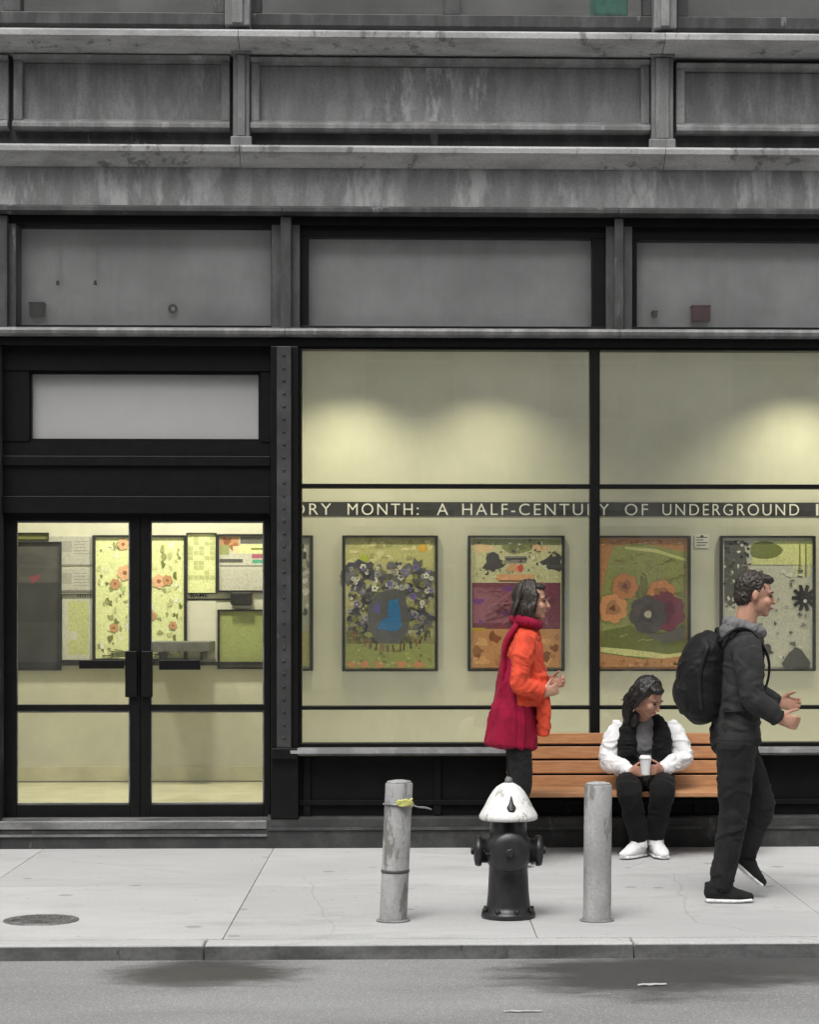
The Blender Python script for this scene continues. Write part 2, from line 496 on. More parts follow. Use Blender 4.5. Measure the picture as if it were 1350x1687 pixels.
M['asphalt'] = ground_mat('asphalt', (0.22, 0.22, 0.217), (0.31, 0.31, 0.305), 1.3, 95,
    [(rdx(345, yp1), yp1, 0.45, 0.42, 1.0), (rdx(1060, yp2), yp2, 0.68, 0.55, 1.0), (rdx(1300, yp3), yp3, 0.75, 0.5, 0.9)],
    dark=0.24, light=(0.5, 0.5, 0.49), b_=0.8)
M['concrete'] = ground_mat('pale sidewalk concrete', (0.43, 0.43, 0.425), (0.54, 0.54, 0.53), 0.9, 160, spots=2.3, dark=0.5, rough=0.8, b_=0.25)
M['concrete_b'] = ground_mat('pale sidewalk concrete fresher', (0.46, 0.46, 0.45), (0.57, 0.57, 0.56), 1.1, 150, spots=1.9, dark=0.5, rough=0.8, b_=0.25)
M['kerb_stone'] = ground_mat('grey granite kerb', (0.16, 0.16, 0.16), (0.24, 0.24, 0.235), 2.0, 130, rough=0.7, light=(0.3, 0.3, 0.3))
M['joint'] = plain('dirt in paving joints', 0.27, 0.95)
M['kerb_steel'] = weathered('worn steel kerb facing', lin(84), lin(116), 6, (0.35, 1, 1), 0.4, 0.65, 0.5, metal=0.2, c3=lin(48), lo3=0.6, hi3=0.68)

def sheet(name, x0, x1, y0, y1, z, mat, parent=None):
    mb = MB(); vs = [mb.bm.verts.new(v) for v in ((x0, y0, z), (x1, y0, z), (x1, y1, z), (x0, y1, z))]
    mb.bm.faces.new(vs)
    o = mb.build(name, mat, parent)
    if parent is None: o['kind'] = 'structure'
    return o
sheet('ground', -250, 250, -300, 200, -0.30, M['joint'])
road = sheet('road', -90, 90, -60, KERB_Y - 0.002, -KERB_H, M['asphalt'])
pave = MB().box(-30, 30, KERB_Y + 0.16, 0.3, -0.28, -0.012).build('pavement', M['joint'], kind='structure')
nx, sw_, sd_ = 13, 1.52, (3.84 - 0.012) / 2
random.seed(3)
for i in range(-4, 5):
    for j in range(2):
        x0 = -0.9 + i * sw_; y0 = KERB_Y + 0.164 + j * (sd_ + 0.004)
        mb = MB().box(x0, x0 + sw_ - 0.004, y0, y0 + sd_ - 0.003, -0.08, random.uniform(-0.0015, 0.0), 0.002)
        mb.build('paving_slab', random.choice([M['concrete'], M['concrete_b']]), pave)
kerb = thing('kerb', 'x', 'x', (0, KERB_Y, 0)); del kerb['label']; del kerb['category']; kerb['kind'] = 'structure'
kx = fx(1045, KERB_Y)
for i in range(-4, 5):
    MB().box(kx + i * 2.05 + 0.003, kx + (i + 1) * 2.05 - 0.003, KERB_Y, KERB_Y + 0.158, -0.25, -0.002 + 0.002 * math.sin(i * 3), 0.012).build('kerb_stone', M['concrete'], kerb)
    MB().box(kx + i * 2.05 + 0.004, kx + (i + 1) * 2.05 - 0.004, KERB_Y - 0.009, KERB_Y - 0.0005, -0.2, -0.010, 0.003).build('steel_facing', M['kerb_steel'], kerb)

# ---------------------------------------------------------------- the building
bld = thing('storefront_building', 'grey cast iron shopfront building with panelled frieze, transom windows and black double doors', 'building', (0, 0.5, 0))
XL, XR = -700, 2000
def part(mb, name, m, parent=bld, **kw): return mb.build(name, M[m] if isinstance(m, str) else m, parent, **kw)
# upper storey: piers, dim room, windows
for a, b in ((-372, -330), (370, 412), (1078, 1116), (1785, 1830)):
    mb = MB()
    mb.pbox(a, b, -420, 44, -0.10, 0.3, 0.008)
    mb.pbox(a + 12, b - 12, -420, 40, -0.135, -0.098, 0.006)
    part(mb, 'upper_pier', 'iron')
part(MB().pbox(XL, XR, -420, 70, 1.6, 1.7), 'upstairs_wall', 'dark_room')
part(MB().pbox(XL, XR, 42, 60, 0.18, 1.6), 'upstairs_floor', 'dark_room')
for a, b in ((-330, 370), (412, 1078), (1116, 1785)):
    f = MB()
    mid = (a + b) / 2
    f.pbox(a, b, 24, 44, 0.02, 0.16, 0.005)
    f.pbox(a, a + 18, -420, 24, 0.03, 0.16, 0.005); f.pbox(b - 18, b, -420, 24, 0.03, 0.16, 0.005)
    f.pbox(mid - 14, mid + 14, -420, 24, 0.025, 0.16, 0.005)
    wn = part(f, 'upper_window', 'iron_dark')
    for p, q in ((a + 18, mid - 14), (mid + 14, b - 18)):
        part(MB().pbox(p, q, -420, 24, 0.09, 0.10), 'pane', 'glass_dusty', wn)
# pale sill band under the upper windows
zt, zb = fz(44, -0.3), fz(69, -0.3)
for a, b in ((XL, 398), (398, 1088), (1088, XR)):
    part(MB().extr(fx(a) + 0.002, fx(b) - 0.002, [(0.1, zt + 0.04), (-0.06, zt + 0.035), (-0.27, zt - 0.02), (-0.29, zt - 0.035), (-0.29, zb + 0.03), (-0.26, zb + 0.012), (-0.2, zb), (-0.1, zb - 0.03), (0.1, zb - 0.035)]), 'sill_band', 'iron_pale')
# frieze backing, pilaster strips, panels
part(MB().pbox(XL, XR, 62, 252, 0.02, 0.2), 'frieze', 'iron_dark')
for a, b in ((-330, -300), (384, 411), (1074, 1110), (1790, 1822)):
    s_ = MB().pbox(a, b, 74, 246, -0.10, 0.02, 0.008)
    s_.pbox(a + 7, b - 7, 92, 226, -0.122, -0.103, 0.005)
    s_.pbox(a - 4, b + 4, 226, 246, -0.135, -0.105, 0.008)
    s_.pbox(a - 3, b + 3, 76, 90, -0.13, -0.105, 0.006)
    part(s_, 'pilaster_strip', 'iron')
for a, b, m, t0 in ((-292, 16, 'iron', 98), (24, 380, 'iron', 96), (414, 1070, 'peel', 98), (1113, 1786, 'iron', 103)):
    pf = part(MB().pbox(a + 14, b - 14, t0 + 14, 206, 0.005, 0.02), 'frieze_panel', m)
    x0, x1 = fx(a), fx(b)
    zT, zB = fz(t0), fz(220)
    e = MB()
    e.extr(x0, x1, [(0.02, zT), (-0.055, zT), (-0.075, zT - 0.012), (-0.06, zT - 0.035), (-0.02, zT - 0.05), (0.02, zT - 0.052)])
    e.extr(x0, x1, [(0.02, zB + 0.085), (-0.005, zB + 0.08), (-0.07, zB + 0.05), (-0.085, zB + 0.035), (-0.085, zB + 0.012), (-0.05, zB), (0.02, zB)])
    e.box(x0, x0 + 0.06, -0.045, 0.02, zB + 0.06, zT - 0.04, 0.008)
    e.box(x1 - 0.06, x1, -0.045, 0.02, zB + 0.06, zT - 0.04, 0.008)
    part(e, 'panel_moulding', 'iron', pf)
# ledge and fascia
zt = fz(238, -0.2)
for a, b in ((XL, 398), (398, 1092), (1092, XR)):
    part(MB().extr(fx(a) + 0.002, fx(b) - 0.002, [(0.1, zt + 0.03), (-0.05, zt + 0.022), (-0.17, zt - 0.004), (-0.185, zt - 0.02), (-0.18, zt - 0.05), (-0.13, zt - 0.065), (-0.09, zt - 0.10), (-0.05, zt - 0.125), (0.1, zt - 0.125)]), 'ledge', 'iron_pale')
part(MB().pbox(XL, XR, 262, 352, -0.03, 0.2), 'fascia', 'fascia')
for a, b in ((XL, 466), (466, 1018), (1018, XR)):
    e = MB()
    zt = fz(344); x0, x1 = fx(a) + 0.002, fx(b) - 0.002
    e.extr(x0, x1, [(-0.03, zt + 0.008), (-0.07, zt), (-0.095, zt - 0.018), (-0.095, zt - 0.04), (-0.06, zt - 0.055), (-0.03, zt - 0.06)])
    zt = fz(270)
    e.extr(x0, x1, [(-0.033, zt + 0.01), (-0.06, zt + 0.005), (-0.06, zt - 0.012), (-0.033, zt - 0.03)])
    part(e, 'fascia_moulding', 'iron_dark')
# transom row
tr = [(-520, -10, 372), (18, 447, 374), (508, 976, 391), (1050, 1505, 394), (1570, 1980, 394)]
part(MB().pbox(XL, XR, 356, 372, 0.0, 0.25), 'transom_head', 'black_matt')
for a, b in ((-18, 12), (462, 480), (1013, 1028), (1535, 1552)):
    part(MB().pbox(a, b, 358, 552, -0.045, 0.0, 0.006), 'transom_pilaster', 'iron_dark')
    part(MB().pbox(a - 14, b + 14, 372, 552, 0.0, 0.25), 'transom_post', 'iron_dark')
for i, (a, b, t0) in enumerate(tr):
    f = MB()
    o0 = a - 22 if i not in (1,) else a - 8
    o1 = b + 18
    if i == 2: o1 = b + 22
    f.pbox(o0, o1, 373, t0, 0.05, 0.16, 0.004)
    f.pbox(o0, o1, 537, 551, 0.05, 0.16, 0.004)
    f.pbox(o0, a, t0, 537, 0.055, 0.16, 0.004)
    f.pbox(b, o1, t0, 537, 0.055, 0.16, 0.004)
    t = part(f, 'transom_window', 'black')
    part(MB().pbox(a - 1, b + 1, t0 - 1, 538, 0.10, 0.108), 'pane', 'glass_dusty', t)
    part(MB().pbox(a - 14, b + 14, t0 - 30, 548, 0.21, 0.23), 'backing_board', 'blind', t)
    part(MB().pbox(a - 14, b + 14, 540, 548, 0.165, 0.21), 'inner_ledge', 'blind', t)
# beam above shop windows
zt, zb = fz(544), fz(557)
for a, b in ((XL, 471), (471, 1020), (1020, XR)):
    part(MB().extr(fx(a) + 0.002, fx(b) - 0.002, [(0.2, zt + 0.01), (-0.03, zt + 0.008), (-0.085, zt - 0.006), (-0.095, zt - 0.02), (-0.085, zb + 0.012), (-0.05, zb), (0.2, zb - 0.004)]), 'beam', 'iron')
part(MB().pbox(XL, XR, 558, 571, -0.02, 0.25), 'beam_soffit', 'black')
# iron pier between doors and shop window, with a row of studs
pr = MB()
pr.pbox(446, 492, 571, 1348, -0.05, 0.25, 0.006)
pr.pbox(447, 490, 1232, 1250, -0.10, -0.053, 0.006)
pier = part(pr, 'pier', 'black')
part(MB().pbox(456, 480, 571, 1232, -0.085, -0.0505, 0.006), 'pier_strip', 'charcoal', pier)
sm = MB()
for y in range(585, 1228, 21):
    c = P(468, y, -0.085); sm.lathe(c, [(0.011, -0.002), (0.0105, 0.004), (0.006, 0.009)], 8, 'y')
part(sm, 'stud', 'charcoal', pier, kind='stuff')
part(MB().pbox(-40, -2, 571, 1400, -0.05, 0.25, 0.006), 'pier', 'iron_dark')
part(MB().pbox(XL, -40, 571, 1400, 0.0, 0.25), 'shutter_wall', 'black_matt')
# entrance: head, overdoor light, stiles
e = MB()
e.pbox(-2, 446, 571, 612, 0.06, 0.26)
e.pbox(-2, 48, 612, 728, 0.07, 0.26); e.pbox(430, 446, 612, 728, 0.07, 0.26)
e.pbox(-2, 446, 728, 850, 0.08, 0.26)
e.pbox(-2, 446, 752, 768, 0.055, 0.083, 0.004); e.pbox(-2, 446, 818, 846, 0.05, 0.083, 0.004)
part(e, 'door_surround', 'black')
ov = MB()
ov.pbox(48, 430, 612, 618, 0.10, 0.2); ov.pbox(48, 430, 724, 728, 0.10, 0.2)
ov.pbox(48, 52, 618, 724, 0.10, 0.2); ov.pbox(426, 430, 618, 724, 0.10, 0.2)
t = part(ov, 'overdoor_window', 'black')
part(MB().pbox(51, 427, 617, 725, 0.14, 0.148), 'pane', 'frost', t)
part(MB().pbox(44, 434, 600, 735, 0.22, 0.24), 'backing_board', 'blind', t)
for (a, b, g0, g1, hs_) in ((0, 230.7, 27, 214, 1), (231.3, 445.7, 248, 435, -1)):
    d = MB()
    d.pbox(a, g0, 850, 1346, 0.12, 0.18, 0.004); d.pbox(g1, b, 850, 1346, 0.12, 0.18, 0.004)
    d.pbox(g0, g1, 850, 859, 0.121, 0.18, 0.003); d.pbox(g0, g1, 1324, 1346, 0.121, 0.18, 0.003)
    d.pbox(g0, g1, 1160, 1170, 0.122, 0.18, 0.003)
    dd = part(d, 'door', 'black')
    part(MB().pbox(g0 - 1, g1 + 1, 858, 1161, 0.148, 0.155), 'pane', 'glass', dd)
    part(MB().pbox(g0 - 1, g1 + 1, 1169, 1325, 0.148, 0.155), 'pane', 'glass', dd)
    # beading round the glass, catching light
    bd = MB()
    for (u0, u1, v0, v1) in ((g0, g1, 859, 862), (g0, g1, 1170, 1173), (g0, g0 + 2.2, 862, 1160), (g1 - 2.2, g1, 862, 1160), (g0, g0 + 2.2, 1173, 1324), (g1 - 2.2, g1, 1173, 1324), (g0, g1, 1321, 1324)):
        bd.pbox(u0, u1, v0, v1, 0.138, 0.147)
    part(bd, 'glazing_bead', 'alu', dd)
    pl = MB()
    if hs_ > 0:
        pl.pbox(130, 204, 1087, 1101, 0.07, 0.10, 0.004); pl.pbox(206, 226, 1072, 1148, 0.085, 0.118, 0.006); pl.pbox(150, 156, 1091, 1097, 0.10, 0.15)
    else:
        pl.pbox(262, 330, 1087, 1103, 0.07, 0.10, 0.004); pl.pbox(233, 251, 1072, 1148, 0.085, 0.118, 0.006); pl.pbox(300, 306, 1091, 1097, 0.10, 0.15)
    part(pl, 'handle', 'black', dd)
st = MB().pbox(-2, 440, 1347, 1352, 0.02, 0.26)
st.pbox(-36, 440, 1351, 1365, -0.04, 0.24, 0.006)
part(st, 'threshold', 'alu')
part(MB().pbox(-36, 440, 1366, 1400, -0.03, 0.24), 'step_riser', 'charcoal')
MB().pbox(-36, 440, 1373, 1377, -0.045, -0.033).build('step_nosing', M['alu'], bld)
# shop window
cols = [(491, 497), (973, 989), (1466, 1482), (1965, 1985)]
f = MB()
f.pbox(491, 1985, 571, 576, 0.0, 0.12, 0.002)
for a, b in cols: f.pbox(a, b, 576, 1224, 0.0, 0.12, 0.004)
for (a, b) in ((497, 973), (989, 1466), (1482, 1965)):
    f.pbox(a, b, 797, 804, 0.004, 0.115, 0.003)
    f.pbox(a, b, 1163, 1169, 0.004, 0.115, 0.003)
f.pbox(491, 1985, 1224, 1230, 0.0, 0.12, 0.003)
sw = part(f, 'shop_window', 'black')
for (a, b) in ((497, 973), (989, 1466), (1482, 1965)):
    for (c, d) in ((575, 798), (803, 1164), (1168, 1225)):
        part(MB().pbox(a - 1, b + 1, c, d, 0.055, 0.063), 'pane', 'glass', sw)
zt = fz(1228)
part(MB().extr(fx(480), fx(1990), [(0.12, zt - 0.008), (-0.06, zt - 0.012), (-0.10, zt - 0.024), (-0.105, zt - 0.045), (-0.06, zt - 0.06), (0.12, zt - 0.07)]), 'window_sill', 'iron')
b_ = MB().pbox(492, 1990, 1246, 1345, 0.04, 0.25)
for k in range(7):
    a = 500 + k * 215
    b_.pbox(a, a + 12, 1247, 1344, 0.015, 0.043, 0.003)
b_.pbox(492, 1990, 1318, 1326, 0.01, 0.043, 0.003)
part(b_, 'bulkhead', 'black_matt')
zt = fz(1345)
part(MB().extr(fx(440), fx(1990), [(0.2, zt + 0.01), (-0.02, zt), (-0.04, zt - 0.012), (-0.04, -0.05), (0.2, -0.05)]), 'plinth', 'charcoal')
part(MB().pbox(440, 1990, 1362, 1367, -0.052, -0.041), 'plinth_bead', 'iron_dark')
# inside: display bay and lobby
DW = 0.95
xw0, xw1 = fx(452, 0.3), fx(1985, 0.3)
part(MB().box(xw0, xw1, DW, DW + 0.1, 0.3, 3.72), 'display_wall', 'cream')
part(MB().box(xw0, xw1, 0.13, DW, 0.42, 0.52), 'display_floor', 'cream')
part(MB().box(xw0, xw1, 0.255, DW, 3.415, 3.45), 'display_ceiling', 'ceiling')
part(MB().box(xw0 - 0.06, xw0, 0.26, 3.2, 0.1, 3.72), 'display_side', 'cream')
part(MB().box(xw1, xw1 + 0.06, 0.26, DW, 0.3, 3.72), 'display_side', 'cream')
xl0, xl1 = fx(-34, 0.3), xw0 - 0.065
LW = 3.0
zfl = fz(1347)
part(MB().box(xl0 - 1.2, xl1, LW, LW + 0.1, 0.0, 3.9), 'lobby_wall', 'lobby')
part(MB().box(xl0 - 1.2, xl1, 0.265, LW, zfl - 0.1, zfl - 0.006), 'lobby_floor', 'lobby_floor')
part(MB().box(xl0 - 1.2, xl1, 0.265, LW, 3.66, 3.76), 'lobby_ceiling', 'ceiling')
part(MB().pbox(228, 234, 851, 1345, 0.183, 0.19), 'meeting_strip', 'black')
part(MB().pbox(440, 452, 851, 1345, 0.182, 0.25), 'door_stop', 'black')
part(MB().box(xl0 - 1.26, xl0 - 1.2, 0.265, LW, 0.0, 3.7), 'lobby_side', 'lobby')
part(MB().pbox(-60, 470, 1090, 1096, LW - 0.06, LW), 'chair_rail', 'steel_dark')
part(MB().pbox(-60, 470, 1262, 1285, LW - 0.02, LW), 'skirting', 'lobby_floor')

# ---------------------------------------------------------------- the far side of the street, behind the camera: it closes the low sky
opp = thing('stone_building', 'plain pale stone building across the street, behind the viewer', 'building', (0, -27, 0))
M['far_brick'] = weathered('pale far limestone', (0.36, 0.355, 0.34), (0.46, 0.455, 0.44), 3, (1, 1, 2), 0.4, 0.7, 0.85)
M['far_pane'] = plain('far window pane', 0.02, 0.15)
MB().box(-45, 45, -33, -27, 0, 16.5).build('wall', M['far_brick'], opp)
MB().box(-45.2, 45.2, -33.2, -26.6, 16.51, 17.1, 0.05).build('cornice', M['iron_dark'], opp)
wm = None; pm = None
for j in range(4):
    for i in range(-11, 12):
        x, z = i * 3.6, 1.2 + j * 4.0
        if wm is None:
            wm = MB(); wm.box(-0.95, 0.95, -27.0, -26.9, 0, 0.1).box(-0.95, 0.95, -27.0, -26.92, 2.3, 2.4).box(-0.95, -0.87, -27.0, -26.92, 0.1, 2.3).box(0.87, 0.95, -27.0, -26.92, 0.1, 2.3).box(-0.87, 0.87, -27.0, -26.93, 1.17, 1.23)
            wo = wm.build('window_frame', M['iron_pale'], opp); pm = MB().box(-0.87, 0.87, -26.999, -26.97, 0.1, 2.3).build('window_pane', M['far_pane'], opp)
            w_, q_ = wo, pm
            l0 = wo.location.copy()
        else:
            w_, q_ = wo.copy(), pm.copy(); C.objects.link(w_); C.objects.link(q_)
        w_.location = (x, 0, z); q_.location = (x, 0, z)

def lamp(name, loc, energy, size, aim, blend=0.6, col=(1, 0.86, 0.52)):
    l = bpy.data.lights.new(name, 'SPOT'); l.energy = energy; l.spot_size = R(size); l.spot_blend = blend; l.color = col; l.shadow_soft_size = 0.04
    o = bpy.data.objects.new(name, l); o.location = loc
    o.rotation_euler = (Vector(aim) - Vector(loc)).to_track_quat('-Z', 'Y').to_euler()
    C.objects.link(o)
    return o
for px, e in ((575, 74), (800, 54), (1315, 80), (1560, 45)):
    x = fx(px, DW)
    can = MB().lathe((x, 0.40, 3.40), [(0.045, 0.0), (0.055, 0.003), (0.055, 0.014)], 16)
    part(can, 'downlight', 'black')
    lamp('downlight_lamp', (x, 0.40, 3.39), e, 122, (x, 0.60, 0.8), 1.0, (1, 0.92, 0.60))
def strip(name, x0, x1, y, z, e, aim, col=(1, 0.93, 0.72)):  # long area light, used only for the added fill in the display bay
    l = bpy.data.lights.new(name, 'AREA'); l.shape = 'RECTANGLE'; l.size = x1 - x0; l.size_y = 0.05; l.energy = e; l.color = col
    o = bpy.data.objects.new(name, l); o.location = ((x0 + x1) / 2, y, z)
    o.rotation_euler = Vector(aim).to_track_quat('-Z', 'Y').to_euler(); C.objects.link(o)
strip('added_ceiling_fill', xw0 + 0.1, xw1 - 0.1, 0.30, 3.385, 7.5, (0, 0.55, -1), (1, 0.97, 0.9))  # added fill light, out of view, evening out the display wall
strip('added_foot_fill', xw0 + 0.1, xw1 - 0.1, 0.20, 0.60, 23, (0, 1, 0.75))  # invented uplight hidden behind the sill, brightens the lower display wall
part(MB().box(xw0 + 0.1, xw1 - 0.1, 0.27, 0.34, 3.39, 3.412), 'added_fill_casing', 'black')  # made-up casing for the added ceiling fill light
part(MB().box(xw0 + 0.1, xw1 - 0.1, 0.17, 0.23, 0.522, 0.59), 'added_fill_casing', 'black')  # made-up casing below the added foot fill light
for px, e in ((110, 32), (340, 50)):
    x = fx(px, 2)
    part(MB().lathe((x, 1.9, 3.585), [(0.16, 0.0), (0.17, 0.01), (0.17, 0.07), (0.12, 0.074)], 24), 'ceiling_light', 'ceiling')
    l = bpy.data.lights.new('lobby_lamp', 'AREA'); l.shape = 'DISK'; l.size = 0.3; l.energy = e; l.color = (1, 0.93, 0.70)
    o = bpy.data.objects.new('lobby_lamp', l); o.location = (x, 1.9, 3.57); C.objects.link(o)
# ---------------------------------------------------------------- text band and posters in the window
band = thing('banner', 'long black text band with white capitals across the shop window display wall', 'banner', (fx(900, DW), DW, fz(839, DW)))
MB().pbox(440, 1990, 827, 850, DW - 0.006, DW - 0.001).build('banner_strip', plain('black vinyl', 0.02, 0.5), band)
M['white_ink'] = plain('white vinyl letters', 0.85, 0.5, var=0.05)
yb = DW - 0.008
z0_, z1_ = fz(848.5, yb), fz(829.5, yb)
# each word is set on its own so that it falls where it does in the photograph
for wd, a, b in (('ORY', 481, 546), ('MONTH:', 573, 690), ('A', 720, 739), ('HALF-CENTURY', 762, 1004), ('OF', 1030, 1068), ('UNDERGROUND', 1092, 1317), ('I', 1345, 1349)):
    text_mesh(wd, 'lettering', M['white_ink'], band, fx(a, yb), fx(b, yb), z0_, z1_, yb, 1.25, 1.0, -0.004)
M['frame_black'] = plain('black poster frame', 0.015, 0.35)
M['paper'] = plain('poster paper', 0.7, 0.6, var=0.04)
def poster(px0, px1, py0, py1, Y, label, cat='poster', fw=5, name='framed_poster', group=None, base=(186, 180, 140)):
    """frame of four mitred bars, backing sheet, and an Art laid on it"""
    t = thing(name, label, cat, (fx((px0 + px1) / 2, Y), Y, fz(py1, Y)), group)
    Yf = Y - 0.035
    f = MB()
    f.pbox(px0, px0 + fw, py0, py1, Yf, Y - 0.001, 0.003); f.pbox(px1 - fw, px1, py0, py1, Yf, Y - 0.001, 0.003)
    f.pbox(px0 + fw, px1 - fw, py0, py0 + fw * 0.7, Yf + 0.002, Y - 0.001); f.pbox(px0 + fw, px1 - fw, py1 - fw * 0.7, py1, Yf + 0.002, Y - 0.001)
    f.build('frame', M['frame_black'], t)
    MB().pbox(px0 + fw - 1, px1 - fw + 1, py0 + 2, py1 - 2, Y - 0.012, Y - 0.001).build('sheet', M['paper'], t)
    a = Art(Y - 0.0125)
    a.rect(px0 + fw, px1 - fw, py0 + fw * 0.7, py1 - fw * 0.7, base)
    return t, a
rnd = random.uniform
G = 'framed posters in the shop window'
# first, mostly behind the pier
t, a = poster(458, 516, 882, 1105, DW, 'leftmost framed poster of the shop window, grey and mostly hidden by the iron pier', group=G, base=(150, 150, 142))
for k in range(60): a.oval(rnd(468, 508), rnd(895, 1010), rnd(2, 6), rnd(2, 7), random.choice([40, 70, 110, 200, 180]), 7, 0.2)
a.rect(464, 510, 1040, 1098, (150, 146, 96))
a.build('print', t)
# second: blue shape among pale flowers
t, a = poster(564, 722, 882, 1106, DW, 'framed poster with dark flower ring round a blue figure and olive edges', group=G, base=(168, 165, 105))
a.rect(570, 716, 905, 1000, (176, 172, 112))
for k in range(26): a.oval(rnd(572, 715), rnd(888, 930), rnd(3, 9), rnd(2, 6), random.choice([(190, 186, 124), (150, 148, 90), (200, 194, 140)]), 8, 0.2)
a.oval(600, 920, 8, 7, (165, 180, 50), 10, 0.1); a.oval(697, 903, 8, 7, (210, 160, 50), 10, 0.1)
for k in range(90):
    x, y = rnd(572, 714), rnd(930, 1042)
    a.oval(min(x, 706), y, rnd(6, 13), rnd(5, 11), random.choice([(92, 92, 94), (74, 74, 78), (104, 102, 108), (84, 84, 80), (66, 64, 84)]), 9, 0.3)
for k in range(170):
    x, y = rnd(576, 711), rnd(934, 1044)
    a.flower(x, y, rnd(2.5, 6.5), random.choice([(190, 190, 185), (150, 150, 150), (205, 200, 190), (120, 110, 150), (70, 70, 74), (120, 118, 70), (96, 84, 160)]), random.choice([(86, 76, 150), (60, 60, 60), (180, 176, 90)]), 5)
for k in range(30): a.oval(rnd(572, 714), rnd(1020, 1066), rnd(3, 8), rnd(3, 7), random.choice([(112, 112, 50), (132, 134, 70), (96, 98, 60)]), 8, 0.3)
a.poly([(606, 1000), (624, 976), (654, 970), (668, 984), (676, 1020), (668, 1052), (646, 1066), (622, 1058), (608, 1036)], (76, 78, 82))
a.poly([(640, 990), (656, 986), (660, 1006), (662, 1034), (652, 1040), (622, 1036), (628, 1022), (640, 1016)], (20, 100, 165))
a.oval(622, 1002, 6, 9, (80, 70, 150), 9, 0.2)
a.rect(570, 716, 1060, 1100, (132, 138, 72))
for k in range(16):
    an = -0.95 + k * 0.127
    cx, cy = 644 + 76 * math.sin(an), 1010 + 58 * math.cos(an)
    for j in range(2): a.stroke(cx + rnd(-3, 3), cy - 6, cx + rnd(-3, 3), cy + 6, 2.2, random.choice([(60, 60, 30), (120, 70, 40)]))
for x in (580, 600, 626, 662, 690): a.oval(x, 1094, rnd(7, 12), 6, (178, 118, 74), 9, 0.2)
for k in range(20): a.oval(rnd(574, 714), rnd(1066, 1098), rnd(2, 4), rnd(1.5, 3), random.choice([(160, 164, 96), (100, 104, 50)]), 7, 0.2)
a.build('print', t)
# third: maroon middle
t, a = poster(771, 931, 882, 1106, DW, 'framed poster behind the person in red, cream top over a maroon band', group=G, base=(182, 180, 140))
a.rect(778, 924, 888, 898, (128, 134, 74)); a.oval(795, 903, 18, 8, (226, 170, 126), 10, 0.2); a.oval(890, 903, 14, 6, (214, 160, 118), 10, 0.2)
a.oval(852, 902, 26, 10, (122, 128, 70), 14, 0.1); a.oval(852, 902, 16, 5, (96, 102, 44), 12, 0.1)
for cx in (814, 912): a.oval(cx, 926, 17, 15, (58, 56, 58), 12, 0.25)
a.rect(832, 868, 916, 928, (120, 116, 110)); a.rect(834, 866, 919, 922, 40)
a.oval(846, 936, 12, 8, (196, 140, 96), 9, 0.2); a.oval(858, 936, 5, 7, (206, 50, 36), 9, 0.1)
a.rect(818, 880, 946, 956, (206, 146, 102)); a.stroke(822, 957, 876, 957, 3, (120, 70, 36))
a.rect(778, 924, 960, 1036, (112, 40, 66)); a.rect(780, 858, 968, 1026, (140, 76, 100))
for k in range(14): a.oval(rnd(784, 918), rnd(964, 1030), rnd(4, 12), rnd(3, 8), random.choice([(112, 40, 66), (96, 30, 54), (150, 86, 104), (104, 40, 130)]), 9, 0.25)
for k in range(60): a.oval(rnd(782, 920), rnd(890, 956), rnd(1, 4), rnd(1, 3), random.choice([(96, 102, 44), (210, 204, 170), (60, 58, 58), (196, 140, 96), (150, 148, 110)]), 7, 0.3)
for k in range(40): a.stroke(rnd(786, 918), rnd(964, 1030), rnd(786, 918), rnd(964, 1030), rnd(0.8, 2), random.choice([(90, 24, 50), (156, 92, 116), (128, 60, 84)]))
a.rect(778, 924, 1036, 1100, (178, 120, 74)); a.rect(778, 800, 1034, 1040, (176, 136, 20))
for k in range(22): a.oval(rnd(782, 920), rnd(1042, 1096), rnd(4, 11), rnd(3, 9), random.choice([(140, 86, 40), (196, 140, 90), (120, 64, 20), (160, 100, 60)]), 9, 0.25)
a.build('print', t)
# fourth: orange and dark blooms on olive
t, a = poster(979, 1139, 882, 1106, DW, 'framed poster with orange and dark red blooms on an olive ground', group=G, base=(176, 118, 72))
a.poly([(1012, 900), (1060, 894), (1132, 910), (1132, 1078), (1060, 1084), (990, 1070), (990, 980), (1002, 930)], (136, 140, 74))
a.poly([(990, 1040), (1040, 1030), (1132, 1050), (1132, 1080), (1060, 1086), (990, 1076)], (100, 108, 44))
a.poly([(1030, 900), (1080, 904), (1130, 920), (1130, 924), (1080, 910), (1030, 904)], (186, 188, 120))
a.poly([(990, 1066), (1040, 1070), (1100, 1078), (1130, 1074), (1130, 1080), (1090, 1085), (1030, 1080), (990, 1074)], (190, 190, 126))
a.oval(1060, 975, 10, 30, (104, 108, 46), 10, 0.2)
for k in range(80):
    x, y = rnd(1012, 1128), rnd(912, 1064); q = rnd(0, 6.28)
    a.stroke(x, y, min(1130, x + 14 * math.cos(q)), y + 9 * math.sin(q), rnd(0.8, 2.4), random.choice([(112, 116, 52), (152, 154, 88), (124, 100, 50), (96, 100, 40)]))
for k in range(50): a.oval(rnd(992, 1128), random.choice([rnd(889, 897), rnd(1088, 1097)]), rnd(1, 4), rnd(1, 2.5), random.choice([(140, 84, 44), (200, 146, 96)]), 7, 0.3)
